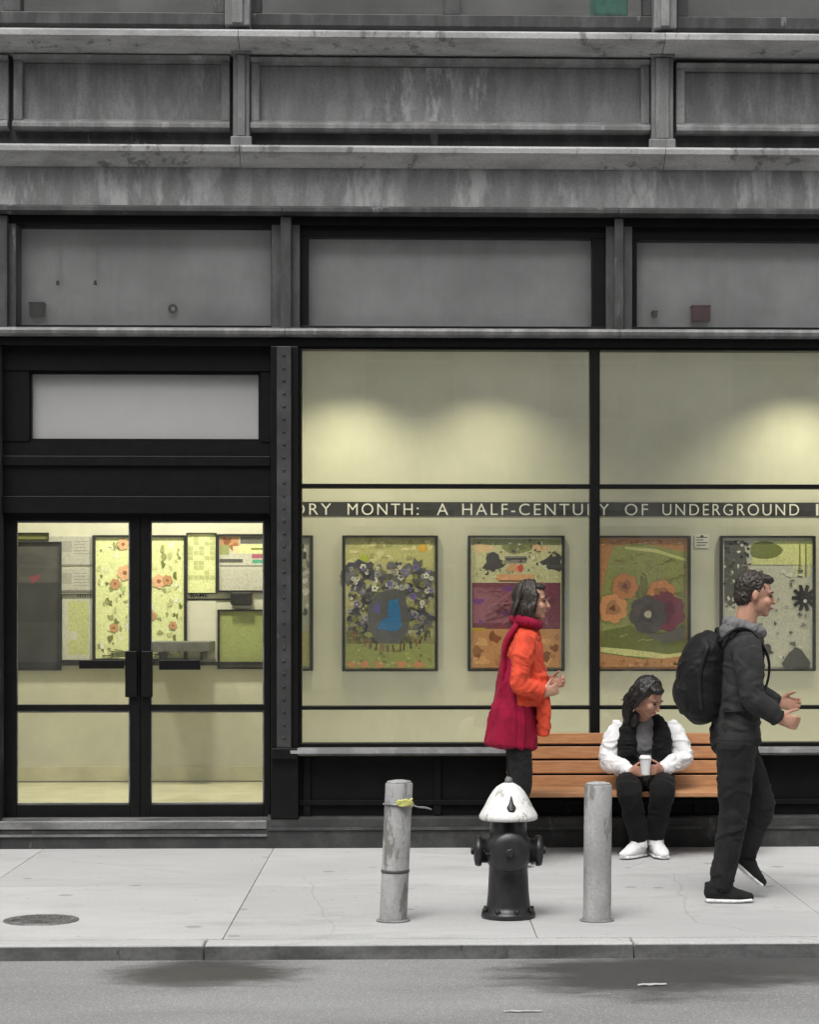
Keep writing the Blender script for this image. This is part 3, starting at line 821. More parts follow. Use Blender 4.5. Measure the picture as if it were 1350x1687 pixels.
for cx, cy, r, c, cc in ((1010, 1002, 25, (206, 134, 84), (110, 52, 20)), (1030, 966, 22, (186, 110, 62), (108, 44, 60)), (1090, 978, 24, (190, 116, 66), (120, 50, 40)), (1096, 1008, 34, (112, 40, 66), (90, 20, 40)), (1068, 1012, 32, (66, 62, 66), (170, 160, 150))):
    a.flower(cx, cy, r, c, cc, 7)
    a.oval(cx, cy, r * 0.5, r * 0.5, tuple(int(v * 0.8) for v in c), 10, 0.2); a.oval(cx, cy, r * 0.2, r * 0.2, cc, 8, 0.2)
a.poly([(1058, 1040), (1090, 1046), (1128, 1030), (1128, 1052), (1096, 1060)], (84, 80, 82))
a.build('print', t)
# fifth: black and white
t, a = poster(1187, 1345, 882, 1106, DW, 'framed poster with black and white scattered shapes and an olive oval', group=G, base=(172, 172, 164))
a.poly([(1194, 890), (1226, 890), (1232, 930), (1240, 960), (1220, 980), (1204, 1000), (1194, 990)], (84, 84, 84))
for k in range(70):
    x = rnd(1194, 1236); y = rnd(890, 1005)
    a.oval(x, y, rnd(1.5, 4), rnd(1.5, 4), random.choice([30, 50, 190, 200, 110, 60]), 7, 0.2)
a.rect(1240, 1340, 890, 930, (186, 190, 130)); a.oval(1262, 906, 27, 15, (104, 112, 44), 16, 0.05)
for k in range(5): a.rect(1312 + k * 5, 1314.5 + k * 5, 896, 950, (110, 114, 50) if k % 2 else (190, 196, 120))
for k in range(40): a.oval(rnd(1244, 1338), rnd(940, 1096), rnd(1.5, 6), rnd(1.5, 4), random.choice([120, 140, 90, 190, 60]), 7, 0.3)
for i in range(10):
    an = i * 0.628; a.stroke(1325, 985, 1325 + 20 * math.cos(an), 985 + 22 * math.sin(an), 6, 36)
a.oval(1325, 985, 12, 13, 34, 12, 0.15); a.oval(1327, 990, 3, 3, 190, 8)
a.poly([(1288, 1094), (1300, 1076), (1312, 1066), (1322, 1072), (1336, 1092), (1334, 1100), (1292, 1100)], (70, 70, 70))
a.oval(1264, 1070, 7, 10, 70, 9, 0.2)
a.build('print', t)
t, a = poster(1392, 1548, 882, 1106, DW, 'framed poster just beyond the right edge of the photograph', group=G)
t['label'] = 'framed olive poster at the far right end, past the black and white poster'
for k in range(40): a.oval(rnd(1402, 1538), rnd(895, 1095), rnd(4, 16), rnd(4, 14), random.choice([(120, 124, 70), (190, 130, 80), (90, 90, 90), (200, 196, 150)]), 10, 0.25)
a.build('print', t)
# small caption card between fourth and fifth posters
t = thing('caption_card', 'small pale caption card between the bloom poster and the black and white poster', 'label', P(1157, 900, DW))
MB().pbox(1145, 1169, 880, 902, DW - 0.006, DW - 0.001).build('card', M['paper'], t)
a = Art(DW - 0.0065)
for k, (u, v) in enumerate(((1148, 1166), (1148, 1160), (1148, 1167), (1148, 1163))): a.rect(u, v, 884 + k * 4.3, 885.6 + k * 4.3, 80)
a.oval(1157, 883, 3, 2, 60, 8)
a.build('print', t)

# ---------------------------------------------------------------- lobby hangings seen through the doors
GL = 'panels on the lobby wall'
Yl = LW
t, a = poster(-10, 101, 893, 1104, Yl, 'dark poster panel at the left edge of the left door glass', 'poster', 3, 'lobby_poster', GL, (44, 44, 44))
a.rect(-4, 98, 897, 960, (66, 66, 64)); a.oval(56, 952, 9, 8, (120, 40, 62), 10, 0.2); a.oval(52, 930, 26, 20, (58, 58, 58), 12, 0.1)
a.build('print', t)
t, a = poster(20, 80, 878, 890, Yl, 'narrow olive strip panel above the dark lobby poster', 'sign', 1.5, 'lobby_strip', None, (104, 112, 40))
a.build('print', t)
for (y0, y1, lb) in ((884, 933, 'upper pale text sheet beside the flower panel in the left door glass'), (936, 975, 'lower pale text sheet beside the flower panel in the left door glass')):
    t = thing('text_sheet', lb, 'paper', P(118, y1, Yl), 'text sheets on the lobby wall')
    MB().pbox(83, 152, y0, y1, Yl - 0.006, Yl - 0.001).build('paper', M['paper'], t)
    a = Art(Yl - 0.0065)
    a.rect(83, 152, y0, y1, (152, 152, 148)); a.rect(83, 152, y1 - 3, y1, (104, 104, 100)); a.rect(86, 118, y0 + 8, y0 + 26, (134, 134, 130)); a.rect(86, 100, y1 - 2.5, y1 - 0.5, 50)
    for k in range(5): a.rect(122, rnd(138, 150), y0 + 8 + k * 5, y0 + 9.2 + k * 5, (120, 120, 116))
    a.build('print', t)
t, a = poster(100, 154, 978, 1088, Yl, 'pale olive panel with grey border left of the tall flower panel', 'poster', 2, 'lobby_poster', GL, (164, 164, 156))
a.rect(112, 146, 990, 1078, (160, 168, 106)); a.rect(112, 128, 1040, 1054, (164, 164, 156))
for k in range(6): a.rect(128 + k * 4, 129.5 + k * 4, 976 + 2, 984, 70)
a.build('print', t)
t, a = poster(152, 308, 882, 1088, Yl, 'tall cream flower panel with orange blossoms seen through both doors', 'poster', 5, 'flower_panel', GL, (190, 198, 134))
for k in range(150):
    x, y = rnd(160, 300), rnd(892, 1080)
    a.oval(x, y, rnd(1.5, 5), rnd(2, 7), random.choice([(162, 168, 104), (134, 140, 74), (100, 110, 40), (200, 206, 146), (176, 182, 120), (190, 190, 184)]), 7, 0.3)
for (x, y, r) in ((203, 897, 10), (206, 944, 13), (190, 962, 9), (188, 1034, 8), (262, 958, 12), (276, 956, 9), (250, 1014, 8), (240, 900, 8), (236, 990, 8), (285, 1030, 7)):
    a.flower(x, y, r, random.choice([(206, 146, 104), (178, 118, 72)]), (142, 84, 40), 6)
for k in range(14): a.stroke(rnd(165, 296), rnd(1060, 1080), rnd(165, 296), rnd(1066, 1084), 1.6, (80, 86, 40))
a.build('print', t)
t, a = poster(307, 357, 878, 978, Yl, 'plain yellow chequered panel right of the flower panel', 'poster', 2, 'lobby_poster', GL, (190, 198, 134))
for j in range(9):
    for i in range(5):
        if random.random() < 0.5: a.rect(310 + i * 9, 318 + i * 9, 884 + j * 8, 891 + j * 8, (162, 170, 106))
a.build('print', t)
t = thing('name_sign', 'small white sign reading BAME under the yellow panel in the right door', 'sign', P(330, 1080, Yl))
MB().pbox(309, 356, 979, 1086, Yl - 0.006, Yl - 0.001).build('board', plain('pale sign board', (0.6, 0.6, 0.54), 0.6, var=0.04, scale=4), t)
MB().pbox(309, 380, 986, 989, Yl - 0.009, Yl - 0.0065).build('rule', M['steel_dark'], t)
text_mesh('BAME', 'lettering', M['steel_dark'], t, fx(314, Yl), fx(343, Yl), fz(984, Yl), fz(977, Yl), Yl - 0.007, 1.0, 1.0, 0.01)
t, a = poster(356, 452, 880, 976, Yl, 'collage poster with orange top and teal and magenta bars in the right door', 'poster', 5, 'lobby_poster', GL, (166, 166, 158))
a.rect(362, 394, 884, 902, (178, 118, 72)); a.oval(374, 892, 7, 7, (130, 66, 26), 9, 0.3); a.oval(386, 902, 7, 8, (150, 86, 44), 9, 0.2); a.rect(362, 378, 898, 914, (132, 140, 72))
a.rect(384, 396, 900, 912, (232, 174, 130)); a.rect(396, 446, 884, 896, (82, 82, 80)); a.rect(396, 446, 897, 912, (190, 196, 130)); a.rect(414, 446, 903, 906, (104, 110, 40))
a.rect(415, 446, 913, 920, (160, 66, 100)); a.rect(416, 446, 922, 928, (52, 150, 124)); a.rect(362, 400, 921, 927, (72, 72, 72)); a.rect(362, 446, 931, 934, (112, 112, 110)); a.rect(362, 446, 890 + 48, 970, (160, 160, 152))
a.build('print', t)
t = thing('wall_box', 'small dark grey box mounted on the lobby wall below the collage poster', 'box', P(397, 1000, Yl))
MB().pbox(380, 415, 976, 996, Yl - 0.10, Yl - 0.002, 0.006).build('casing', M['steel_dark'], t)
MB().pbox(383, 412, 997, 1002, Yl - 0.08, Yl - 0.02, 0.003).build('tray', plain('grey plastic', 0.25), t)
t, a = poster(358, 452, 1004, 1102, Yl, 'plain dark olive panel low in the right door glass', 'poster', 4, 'lobby_poster', GL, (128, 138, 72))
a.build('print', t)
t = thing('grey_shelf', 'grey shelf box standing out from the lobby wall behind the right door', 'shelf', P(300, 1075, Yl - 0.4))
MB().pbox(246, 345, 1057, 1073, Yl - 0.5, Yl - 0.003, 0.004).build('shelf_board', plain('grey laminate', 0.13), t)
for px in (262, 330): MB().pbox(px, px + 4, 1074, 1086, Yl - 0.4, Yl - 0.003).build('bracket', M['steel_dark'], t)

# ---------------------------------------------------------------- things on the ledges
def ledge_thing(name, label, cat, px, py0, py1, wpx, mat, Y=0.158):
    t = thing(name, label, cat, P(px, py1, Y))
    MB().pbox(px - wpx / 2, px + wpx / 2, py0, py1, Y - 0.035, Y + 0.045, 0.006).build('box_body', mat, t)
    MB().pbox(px - wpx / 2 - 1.2, px + wpx / 2 + 1.2, py0 - 3, py0 - 0.4, Y - 0.038, Y + 0.048, 0.003).build('lid', mat, t)
    return t
M['black_box'] = plain('black plastic', 0.02, 0.5); M['red_box'] = plain('dark red card', (0.16, 0.01, 0.025), 0.5); M['teal'] = plain('teal plastic', (0.06, 0.5, 0.33), 0.5)
ledge_thing('storage_box', 'small black box on the ledge of the left transom window', 'box', 60, 503, 523, 24, M['black_box'])
tp = thing('tape_roll', 'tiny black disc standing in the middle of the left transom window', 'disc', P(285, 517, 0.17))
MB().lathe(P(285, 509, 0.17), [(0.028, -0.015), (0.032, -0.01), (0.032, 0.01), (0.028, 0.015)], 18, 'y').build('roll', M['black_box'], tp)
MB().lathe(P(285, 509, 0.153), [(0.014, -0.001), (0.012, 0.003)], 14, 'y').build('core', M['blind'], tp)
ledge_thing('red_box', 'dark red box on the ledge of the right transom window', 'box', 1156, 504, 527, 30, M['red_box'])
ledge_thing('tiny_box', 'tiny black box left of the red box in the right transom window', 'box', 1080, 513, 520, 8, M['black_box'])
for px, lb in ((95, 'left pale rod standing in the left transom window'), (157, 'right pale rod standing in the left transom window')):
    t = thing('pale_rod', lb, 'rod', P(px, 470, 0.165), 'pale rods in the left transom')
    MB().loft([P(px, 400, 0.165), P(px, 470, 0.165)], [0.006, 0.006], n=8, sub=1).build('rod', M['blind'], t)
    MB().lathe(P(px, 470, 0.165), [(0.011, 0), (0.012, 0.004), (0.008, 0.03)], 10).build('socket', M['steel_dark'], t)
tb = thing('teal_crate', 'teal plastic crate behind the middle upper window', 'crate', P(1005, 24, 0.37))
MB().pbox(980, 1036, -60, 24, 0.17, 0.57, 0.02).build('crate_body', M['teal'], tb)
MB().pbox(977, 1039, -66, -60.5, 0.165, 0.58, 0.006).build('rim', M['teal'], tb)

# ---------------------------------------------------------------- bench
M['wood'] = None
def wood_mat():
    m, nt, b = new_mat('oiled bench timber')
    v = coords(nt, (1.2, 14, 14))
    f = tex_noise(nt, 6, 8, 0.7, v)
    col = mixc(nt, ramp(nt, f, 0.3, 0.7), (0.30, 0.125, 0.045), (0.46, 0.22, 0.09))
    f2 = tex_noise(nt, 1.7, 3, 0.5, coords(nt))
    col = mixc(nt, ramp(nt, f2, 0.4, 0.7, 0, 0.35), col, (0.5, 0.30, 0.17))
    nt.links.new(col, b.inputs['Base Color']); b.inputs['Roughness'].default_value = 0.5
    bump(nt, b, f, 0.2, 0.003)
    return m
M['wood'] = wood_mat()
M['bench_iron'] = plain('dark bench steel', 0.022, 0.45, 0.3)
bx0, bx1 = fx(838, -0.4), fx(1240, -0.4)
bench = thing('bench', 'slatted timber bench on dark steel legs under the shop window', 'bench', ((bx0 + bx1) / 2, -0.4, 0))
SEAT = 0.42
def yslope(z): return -0.16 + (z - SEAT) * 0.16        # the backrest leans towards the wall
for (t0, t1) in ((1208, 1226), (1230, 1250), (1253, 1274), (1277, 1296)):
    za, zb_ = fz(t1, -0.15, 1000), fz(t0, -0.15, 1000)
    zc = (za + zb_) / 2; yc = yslope(zc); h = (zb_ - za) / 2
    mb = MB().box(bx0, bx1, -0.016, 0.016, -h, h, 0.005)
    mb.bm.transform(Matrix.Translation((0, yc, zc)) @ Matrix.Rotation(R(-9), 4, 'X'))
    mb.build('back_slat', M['wood'], bench)
for k in range(5):
    y1 = -0.20 - k * 0.088
    MB().box(bx0, bx1, y1 - 0.08, y1, SEAT - 0.034, SEAT - 0.002 * (k == 4), 0.006).build('seat_slat', M['wood'], bench)
for x in (bx0 + 0.06, (bx0 + bx1) / 2, bx1 - 0.06):
    l = MB()
    l.box(x - 0.025, x + 0.025, -0.60, -0.15, SEAT - 0.066, SEAT - 0.036, 0.004)
    l.box(x - 0.025, x + 0.025, -0.585, -0.545, 0.0, SEAT - 0.067, 0.004)
    l.box(x - 0.025, x + 0.025, -0.20, -0.16, 0.0, SEAT - 0.067, 0.004)
    l.box(x - 0.03, x + 0.03, -0.61, -0.14, 0.0, 0.012)
    l.loft([(x, -0.165, SEAT - 0.04), (x, yslope(0.6) + 0.045, 0.6), (x, yslope(0.75) + 0.045, 0.75)], [0.017, 0.017, 0.014], n=8, sub=2)
    l.build('leg', M['bench_iron'], bench)

# ---------------------------------------------------------------- hydrant
hb = P(840, 1512, 0); hy = rdy(1511, 0.0)
hx = fx(838, hy); hs_ = F / (hy + 14)
hyd = thing('fire_hydrant', 'black fire hydrant with a white domed bonnet between two grey bollards', 'hydrant', (hx, hy, 0))
M['hyd_black'] = weathered('black hydrant paint', (0.014, 0.014, 0.015), (0.03, 0.03, 0.03), 12, (1, 1, 0.5), 0.4, 0.7, 0.38, c3=(0.08, 0.08, 0.08), lo3=0.66, hi3=0.72)
M['hyd_white'] = weathered('white hydrant paint', (0.78, 0.78, 0.76), (0.84, 0.84, 0.83), 9, (1, 1, 0.5), 0.4, 0.7, 0.4, c3=(0.3, 0.27, 0.23), lo3=0.61, hi3=0.66, s3=16)
def hz(py): return fz(py, hy, 840)
def hr(px): return px / hs_
c = (hx, hy, 0)
MB().lathe(c, [(hr(44), 0.0), (hr(45), 0.012), (hr(44), 0.03), (hr(38), 0.036), (hr(36), hz(1490)), (hr(34), hz(1470)), (hr(32.5), hz(1440)), (hr(32), hz(1425)), (hr(36), hz(1418)), (hr(42), hz(1408)), (hr(43), hz(1395)), (hr(40), hz(1384)), (hr(32), hz(1378)), (hr(30.5), hz(1372)), (hr(30), hz(1352)), (hr(36), hz(1350)), (hr(36), hz(1346))], 40).build('barrel', M['hyd_black'], hyd)
bon = MB().lathe(c, [(hr(45), hz(1350)), (hr(48), hz(1348)), (hr(48.5), hz(1343)), (hr(46), hz(1338)), (hr(40), hz(1328)), (hr(33), hz(1314)), (hr(27), hz(1304)), (hr(20), hz(1296)), (hr(12), hz(1291)), (hr(7), hz(1289))], 40).build('bonnet', M['hyd_white'], hyd)
MB().lathe(c, [(hr(7.5), hz(1290)), (hr(7), hz(1285)), (hr(5.5), hz(1281)), (hr(3), hz(1279.5))], 5).build('operating_nut', M['kerb_stone'], bon)
em = MB()      # dark drop shaped boss cast on the bonnet
ey = hy - hr(33.5)
em.loft([(hx + hr(3), hy - hr(42.0), hz(1333)), (hx + hr(3), hy - hr(39.2), hz(1327)), (hx + hr(3), hy - hr(35.2), hz(1318)), (hx + hr(3), hy - hr(31.0), hz(1309))], [(hr(5.5), 0.010), (hr(7.5), 0.010), (hr(3.2), 0.010), (hr(1.0), 0.008)], side=(1, 0, 0), n=12, sub=4, cap=0.4)
em.build('emblem', M['hyd_black'], bon)
zc = hz(1401)
for sgn in (-1, 1):
    n_ = MB().lathe((hx, hy, zc), [(hr(20), sgn * hr(30)), (hr(20), sgn * hr(44)), (hr(25), sgn * hr(45)), (hr(26), sgn * hr(50)), (hr(24), sgn * hr(55)), (hr(14), sgn * hr(57))], 24, 'x').build('nozzle_cap', M['hyd_black'], hyd)
    MB().lathe((hx, hy, zc), [(hr(7), sgn * hr(57)), (hr(7), sgn * hr(61)), (hr(5), sgn * hr(62))], 5, 'x').build('cap_nut', M['hyd_black'], n_)
n_ = MB().lathe((hx, hy, hz(1398)), [(hr(26), hr(30)), (hr(27), hr(44)), (hr(31), hr(45)), (hr(32), hr(51)), (hr(29), hr(55)), (hr(16), hr(57))], 28, 'y').build('nozzle_cap', M['hyd_black'], hyd)
MB().lathe((hx, hy, hz(1398)), [(hr(8), hr(56.5)), (hr(8), hr(62)), (hr(6), hr(63))], 5, 'y').build('cap_nut', M['hyd_black'], n_)
MB().ball(P(818, 1391, hy - hr(40)), 0.016).build('chain_ring', M['alu'], hyd)
ch = MB()
for k in range(9):
    u = k / 8
    ch.ball(P(818 - 26 * u, 1391 + 16 * math.sin(u * 3.14), hy - hr(42) + hr(30) * u), 0.007, u=8, v=6)
ch.build('chain', M['hyd_black'], hyd)
for k in range(8):
    a_ = k * math.pi / 4 + 0.3
    MB().lathe((hx + hr(41) * math.cos(a_), hy + hr(41) * math.sin(a_), 0), [(hr(4), 0.03), (hr(4), 0.05), (hr(3), 0.052)], 6).build('bolt', M['hyd_black'], hyd)

# ---------------------------------------------------------------- bollards
M['bollard'] = weathered('scuffed galvanised bollard paint', (0.30, 0.30, 0.30), (0.42, 0.42, 0.41), 7, (1, 1, 0.35), 0.38, 0.66, 0.6, c3=(0.12, 0.105, 0.095), lo3=0.55, hi3=0.62, s3=12)
M['bollard_cap'] = weathered('stained concrete fill', (0.3, 0.3, 0.29), (0.45, 0.45, 0.44), 20, (1, 1, 1), 0.4, 0.65, 0.9)
M['collar'] = plain('dirty mortar', 0.2, 0.95)
def bollard(pxt, pxb, pyt, pyb, wpx, label):
    y = rdy(pyb - 2, 0); s = F / (y + 14)
    xb, xt = fx(pxb, y), fx(pxt, y); zt = fz(pyt, y, pxt); r = wpx / 2 / s
    t = thing('bollard', label, 'bollard', (xb, y, 0), 'steel pipe bollards by the kerb')
    mb = MB().lathe((0, 0, 0), [(r, -0.03), (r * 1.005, 0.02), (r, zt * 0.5), (r, zt - 0.006), (r * 0.93, zt)], 36)
    sh = Matrix(((1, 0, (xt - xb) / zt, xb), (0, 1, 0, y), (0, 0, 1, 0), (0, 0, 0, 1)))
    mb.bm.transform(sh); mb.build('pipe', M['bollard'], t)
    mb = MB().lathe((0, 0, 0), [(r * 0.92, zt + 0.0005), (r * 0.85, zt + 0.008), (r * 0.4, zt + 0.014)], 30); mb.bm.transform(sh); mb.build('concrete_fill', M['bollard_cap'], t)
    return t, sh, r, zt, y, s
tL = bollard(658, 648, 1289, 1518, 45, 'slightly leaning grey bollard with a yellow tie, left of the fire hydrant')
tR = bollard(986, 984, 1292, 1519, 46, 'upright scuffed grey bollard right of the fire hydrant')
for (tt, sh, r, zt, y, s), zz in ((tL, None), (tR, None)):
    pass
tt, sh, r, zt, y, s = tL
for py in (1434,):
    z = fz(py, y, 650)
    mb = MB().lathe((0, 0, 0), [(r * 1.03, z - 0.008), (r * 1.05, z), (r * 1.03, z + 0.008)], 32); mb.bm.transform(sh); mb.build('weld_band', plain('dark rusty weld', 0.06), tt)
for tq in (tL, tR):
    rr = tq[2]; bx_, by_ = tq[0].location.x, tq[4]
    MB().lathe((bx_, by_, 0), [(rr * 1.25, 0.001), (rr * 1.22, 0.006), (rr * 1.03, 0.010)], 28).build('collar', M['collar'], tq[0])
tie = thing('tie_wire', 'yellow tie with a loose wire end wrapped round the top of the left bollard', 'tie', P(670, 1328, y - r))
M['yellow_tie'] = plain('yellow plastic tie', (0.55, 0.55, 0.16), 0.5); M['wire'] = plain('grey wire', 0.3, 0.4, 0.5)
zt_ = fz(1324, y, 656); xc = fx(656.5, y)
w1 = MB()
pts = [(xc + (r + 0.006) * math.cos(a_), y + (r + 0.006) * math.sin(a_), zt_ + 0.004 * math.sin(2 * a_)) for a_ in [R(d) for d in range(-200, 40, 15)]]
w1.loft(pts, [0.005] * len(pts), n=6, sub=2, side=(0, 0, 1))
w1.build('wire_loop', M['wire'], tie)
k_ = MB()
for i in range(7):
    a_ = i * 0.9
    p0 = P(668, 1322, y - r - 0.012)
    k_.loft([p0 + Vector((-0.03 + 0.012 * math.cos(a_), 0, 0.012 * math.sin(a_))), p0 + Vector((0.0, -0.012, 0.014 * math.cos(a_ * 2))), p0 + Vector((0.035, 0.002, 0.02 * math.sin(a_ * 1.7)))], [0.006, 0.008, 0.005], n=6, sub=4)
k_.build('knot', M['yellow_tie'], tie)
MB().loft([P(672, 1322, y - r - 0.012), P(688, 1329, y - r - 0.01), P(700, 1330, y - r), P(711, 1333, y - r + 0.02)], [0.004, 0.005, 0.006, 0.004], n=6, sub=4).build('wire_end', M['wire'], tie)

# ---------------------------------------------------------------- manhole cover and small litter
my = rdy(1513, 0); mx = fx(68, my); mr = 61 * (my + 14) / F
mh = thing('manhole_cover', 'round iron cover with raised studs set in the pavement', 'manhole cover', (mx, my, 0))
M['cover'] = weathered('worn cast iron cover', (0.13, 0.13, 0.13), (0.26, 0.26, 0.255), 14, (1, 1, 1), 0.4, 0.65, 0.45, metal=0.3)
MB().lathe((mx, my, 0), [(mr, -0.01), (mr, 0.004), (mr * 0.93, 0.006), (mr * 0.92, 0.002), (mr * 0.90, 0.001)], 40).build('rim', M['cover'], mh)
MB().lathe((mx, my, 0), [(mr * 0.885, -0.01), (mr * 0.885, 0.005), (mr * 0.87, 0.006)], 40).build('lid', M['cover'], mh)
sb = MB()
for i in range(-7, 8):
    for j in range(-7, 8):
        px, py = i * mr * 0.118, j * mr * 0.118
        if math.hypot(px, py) < mr * 0.82 and (i + j) % 2 == 0: sb.box(mx + px - 0.008, mx + px + 0.008, my + py - 0.008, my + py + 0.008, 0.0055, 0.010)
sb.build('lid_stud', M['cover'], mh, kind='stuff')
random.seed(11)
M['litter'] = plain('pale scrap paper', 0.4, 0.8); M['leaf'] = plain('dry brown leaf', (0.10, 0.07, 0.04), 0.8)
def scrap(name, label, cat, px, py, L, Wd, m, rot):
    yy = rdy(py, -KERB_H if py > 1575 else 0); xx = fx(px, yy); zz = (-KERB_H if py > 1575 else 0) + 0.003
    bm = MB(); n = 5; vs = []
    for i in range(n + 1):
        u = i / n - 0.5
        wv = Wd * (1 - (2 * u) ** 2 * 0.6)
        h = 0.005 * abs(math.sin(i * 1.7))
        a_, b_ = Vector((u * L, -wv / 2, h)), Vector((u * L, wv / 2, h * 0.5 + 0.004))
        rt = Matrix.Rotation(rot, 3, 'Z')
        vs.append((bm.bm.verts.new(Vector((xx, yy, zz)) + rt @ a_), bm.bm.verts.new(Vector((xx, yy, zz)) + rt @ b_)))
    for p, q in zip(vs, vs[1:]): bm.bm.faces.new((p[0], q[0], q[1], p[1]))
    o = bm.build(name, m)
    o.data.transform(Matrix.Translation((-xx, -yy, -zz))); o.location = (xx, yy, zz)
    md = o.modifiers.new('thick', 'SOLIDIFY'); md.thickness = 0.0015
    return tag(o, label, cat)
scrap('paper_scrap', 'crumpled pale paper scrap on the road under the puddle by the kerb', 'litter', 1075, 1625, 0.13, 0.03, M['litter'], 0.1)
scrap('torn_strip', 'thin torn paper strip lying along the road below the hydrant', 'litter', 862, 1668, 0.16, 0.02, M['litter'], 0.0)
# ---------------------------------------------------------------- people
M['skin'] = plain('skin', (0.46, 0.25, 0.17), 0.55, var=0.08, scale=30, bmp=0.05)
M['skin_b'] = plain('skin warmer', (0.42, 0.22, 0.15), 0.55, var=0.08, scale=30, bmp=0.05)
M['eye'] = plain('dark eye', 0.015, 0.2); M['lip'] = plain('lip', (0.33, 0.11, 0.09), 0.5)
def hair_mat(name, c):
    m, nt, b = new_mat(name)
    f = tex_noise(nt, 30, 4, 0.7, coords(nt, (3, 3, 0.4)))
    col = mixc(nt, ramp(nt, f, 0.3, 0.7), tuple(0.5 * x for x in c), tuple(1.5 * x for x in c))
    nt.links.new(col, b.inputs['Base Color']); b.inputs['Roughness'].default_value = 0.45
    bump(nt, b, f, 0.6, 0.006)
    return m
M['hair_black'] = hair_mat('black hair', (0.012, 0.010, 0.009)); M['hair_brown'] = hair_mat('dark brown hair', (0.03, 0.022, 0.016)); M['hair_blond'] = hair_mat('light ginger hair', (0.42, 0.24, 0.12))
M['cloth_black'] = fabric('black cloth', 0.006); M['cloth_trouser'] = fabric('dark grey trouser cloth', 0.014)
M['cloth_char'] = fabric('charcoal jacket cloth', 0.034); M['cloth_grey'] = fabric('grey knit', 0.16, 160)
M['cloth_white'] = fabric('white quilted cloth', 0.72, 200, 0.10); M['cloth_crimson'] = fabric('crimson cloth', (0.27, 0.004, 0.033)); M['cloth_orange'] = fabric('orange red cloth', (0.66, 0.075, 0.035))
M['bag'] = fabric('black backpack nylon', 0.007, 400, 0.3, 0.6); M['shoe_white'] = fabric('white sneaker leather', 0.72, 200, 0.08, 0.6); M['shoe_black'] = fabric('black shoe knit', 0.015); M['sole'] = plain('white rubber sole', 0.75, 0.6); M['sole_grey'] = plain('grey rubber sole', 0.4, 0.7); M['cup'] = plain('white paper cup', 0.8, 0.5, var=0.04); M['cup_lid'] = plain('white cup lid', 0.75, 0.35, var=0.04)

M['zip'] = plain('dull zip metal', 0.2, 0.35, 0.7)
def V(*a): return Vector(a)
def strands(mb, at, n, ends, seed=1, r=0.0035, spread=0.012):
    """loose locks from the parting down over the skull to the given ends: (side b, back a, down d) ranges"""
    rs = random.Random(seed)
    for i in range(n):
        k = rs.choice((-1, 1)); a0, a1 = ends[0]; d0, d1 = ends[1]
        a = rs.uniform(a0, a1); d = rs.uniform(d0, d1); j = lambda: rs.uniform(-spread, spread)
        mb.loft([at(a * 0.5 - 0.01, k * 0.02, 0.133), at(a * 0.8 - 0.015, k * 0.075 + j() * 0.3, 0.085), at(a - 0.01, k * 0.091 + j() * 0.4, 0.01), at(a - 0.02 + j(), k * 0.093 + j(), d * 0.6), at(a - 0.03 + j(), k * 0.085 + j() * 1.5, d)],
                [r, r * 1.6, r * 1.6, r * 1.3, r * 0.5], n=6, sub=4)

def head_shapes(mb, c, f, u):
    f = f.normalized(); u = (u - f * u.dot(f)).normalized(); s = f.cross(u)
    at = lambda a, b, d: c + f * a + s * b + u * d
    mb.ball(at(-0.012, 0, 0.028), (0.096, 0.076, 0.088), f, u)
    mb.ball(at(0.022, 0, -0.035), (0.070, 0.060, 0.078), f, u)
    mb.ball(at(0.066, 0, -0.092), (0.024, 0.026, 0.020), f, u, 10, 8)
    mb.ball(at(0.070, 0, 0.022), (0.022, 0.052, 0.014), f, u, 12, 8)
    for k in (-1, 1):
        mb.ball(at(0.060, k * 0.036, -0.030), (0.030, 0.024, 0.026), f, u, 10, 8)
        mb.ball(at(-0.008, k * 0.077, -0.005), (0.018, 0.009, 0.032), f, u, 10, 8)
    mb.loft([at(0.085, 0, 0.012), at(0.100, 0, -0.014), at(0.108, 0, -0.030)], [0.009, 0.011, 0.015], side=s, n=10, sub=3)
    mb.ball(at(0.088, 0, -0.062), (0.012, 0.026, 0.010), f, u, 10, 8)
    return at
def face_bits(person, at, f, u):
    for k in (-1, 1):
        MB().ball(at(0.083, k * 0.031, 0.003), (0.007, 0.012, 0.0055), f, u, 10, 6).build('eye', M['eye'], person)
        MB().loft([at(0.090, k * 0.014, 0.024), at(0.091, k * 0.032, 0.029), at(0.078, k * 0.050, 0.022)], [(0.003, 0.0035)] * 3, n=6, sub=3).build('eyebrow', M['hair_black'], person)
    MB().loft([at(0.092, -0.022, -0.062), at(0.100, 0, -0.061), at(0.092, 0.022, -0.062)], [0.004, 0.008, 0.004], n=8, sub=3).build('mouth', M['lip'], person)
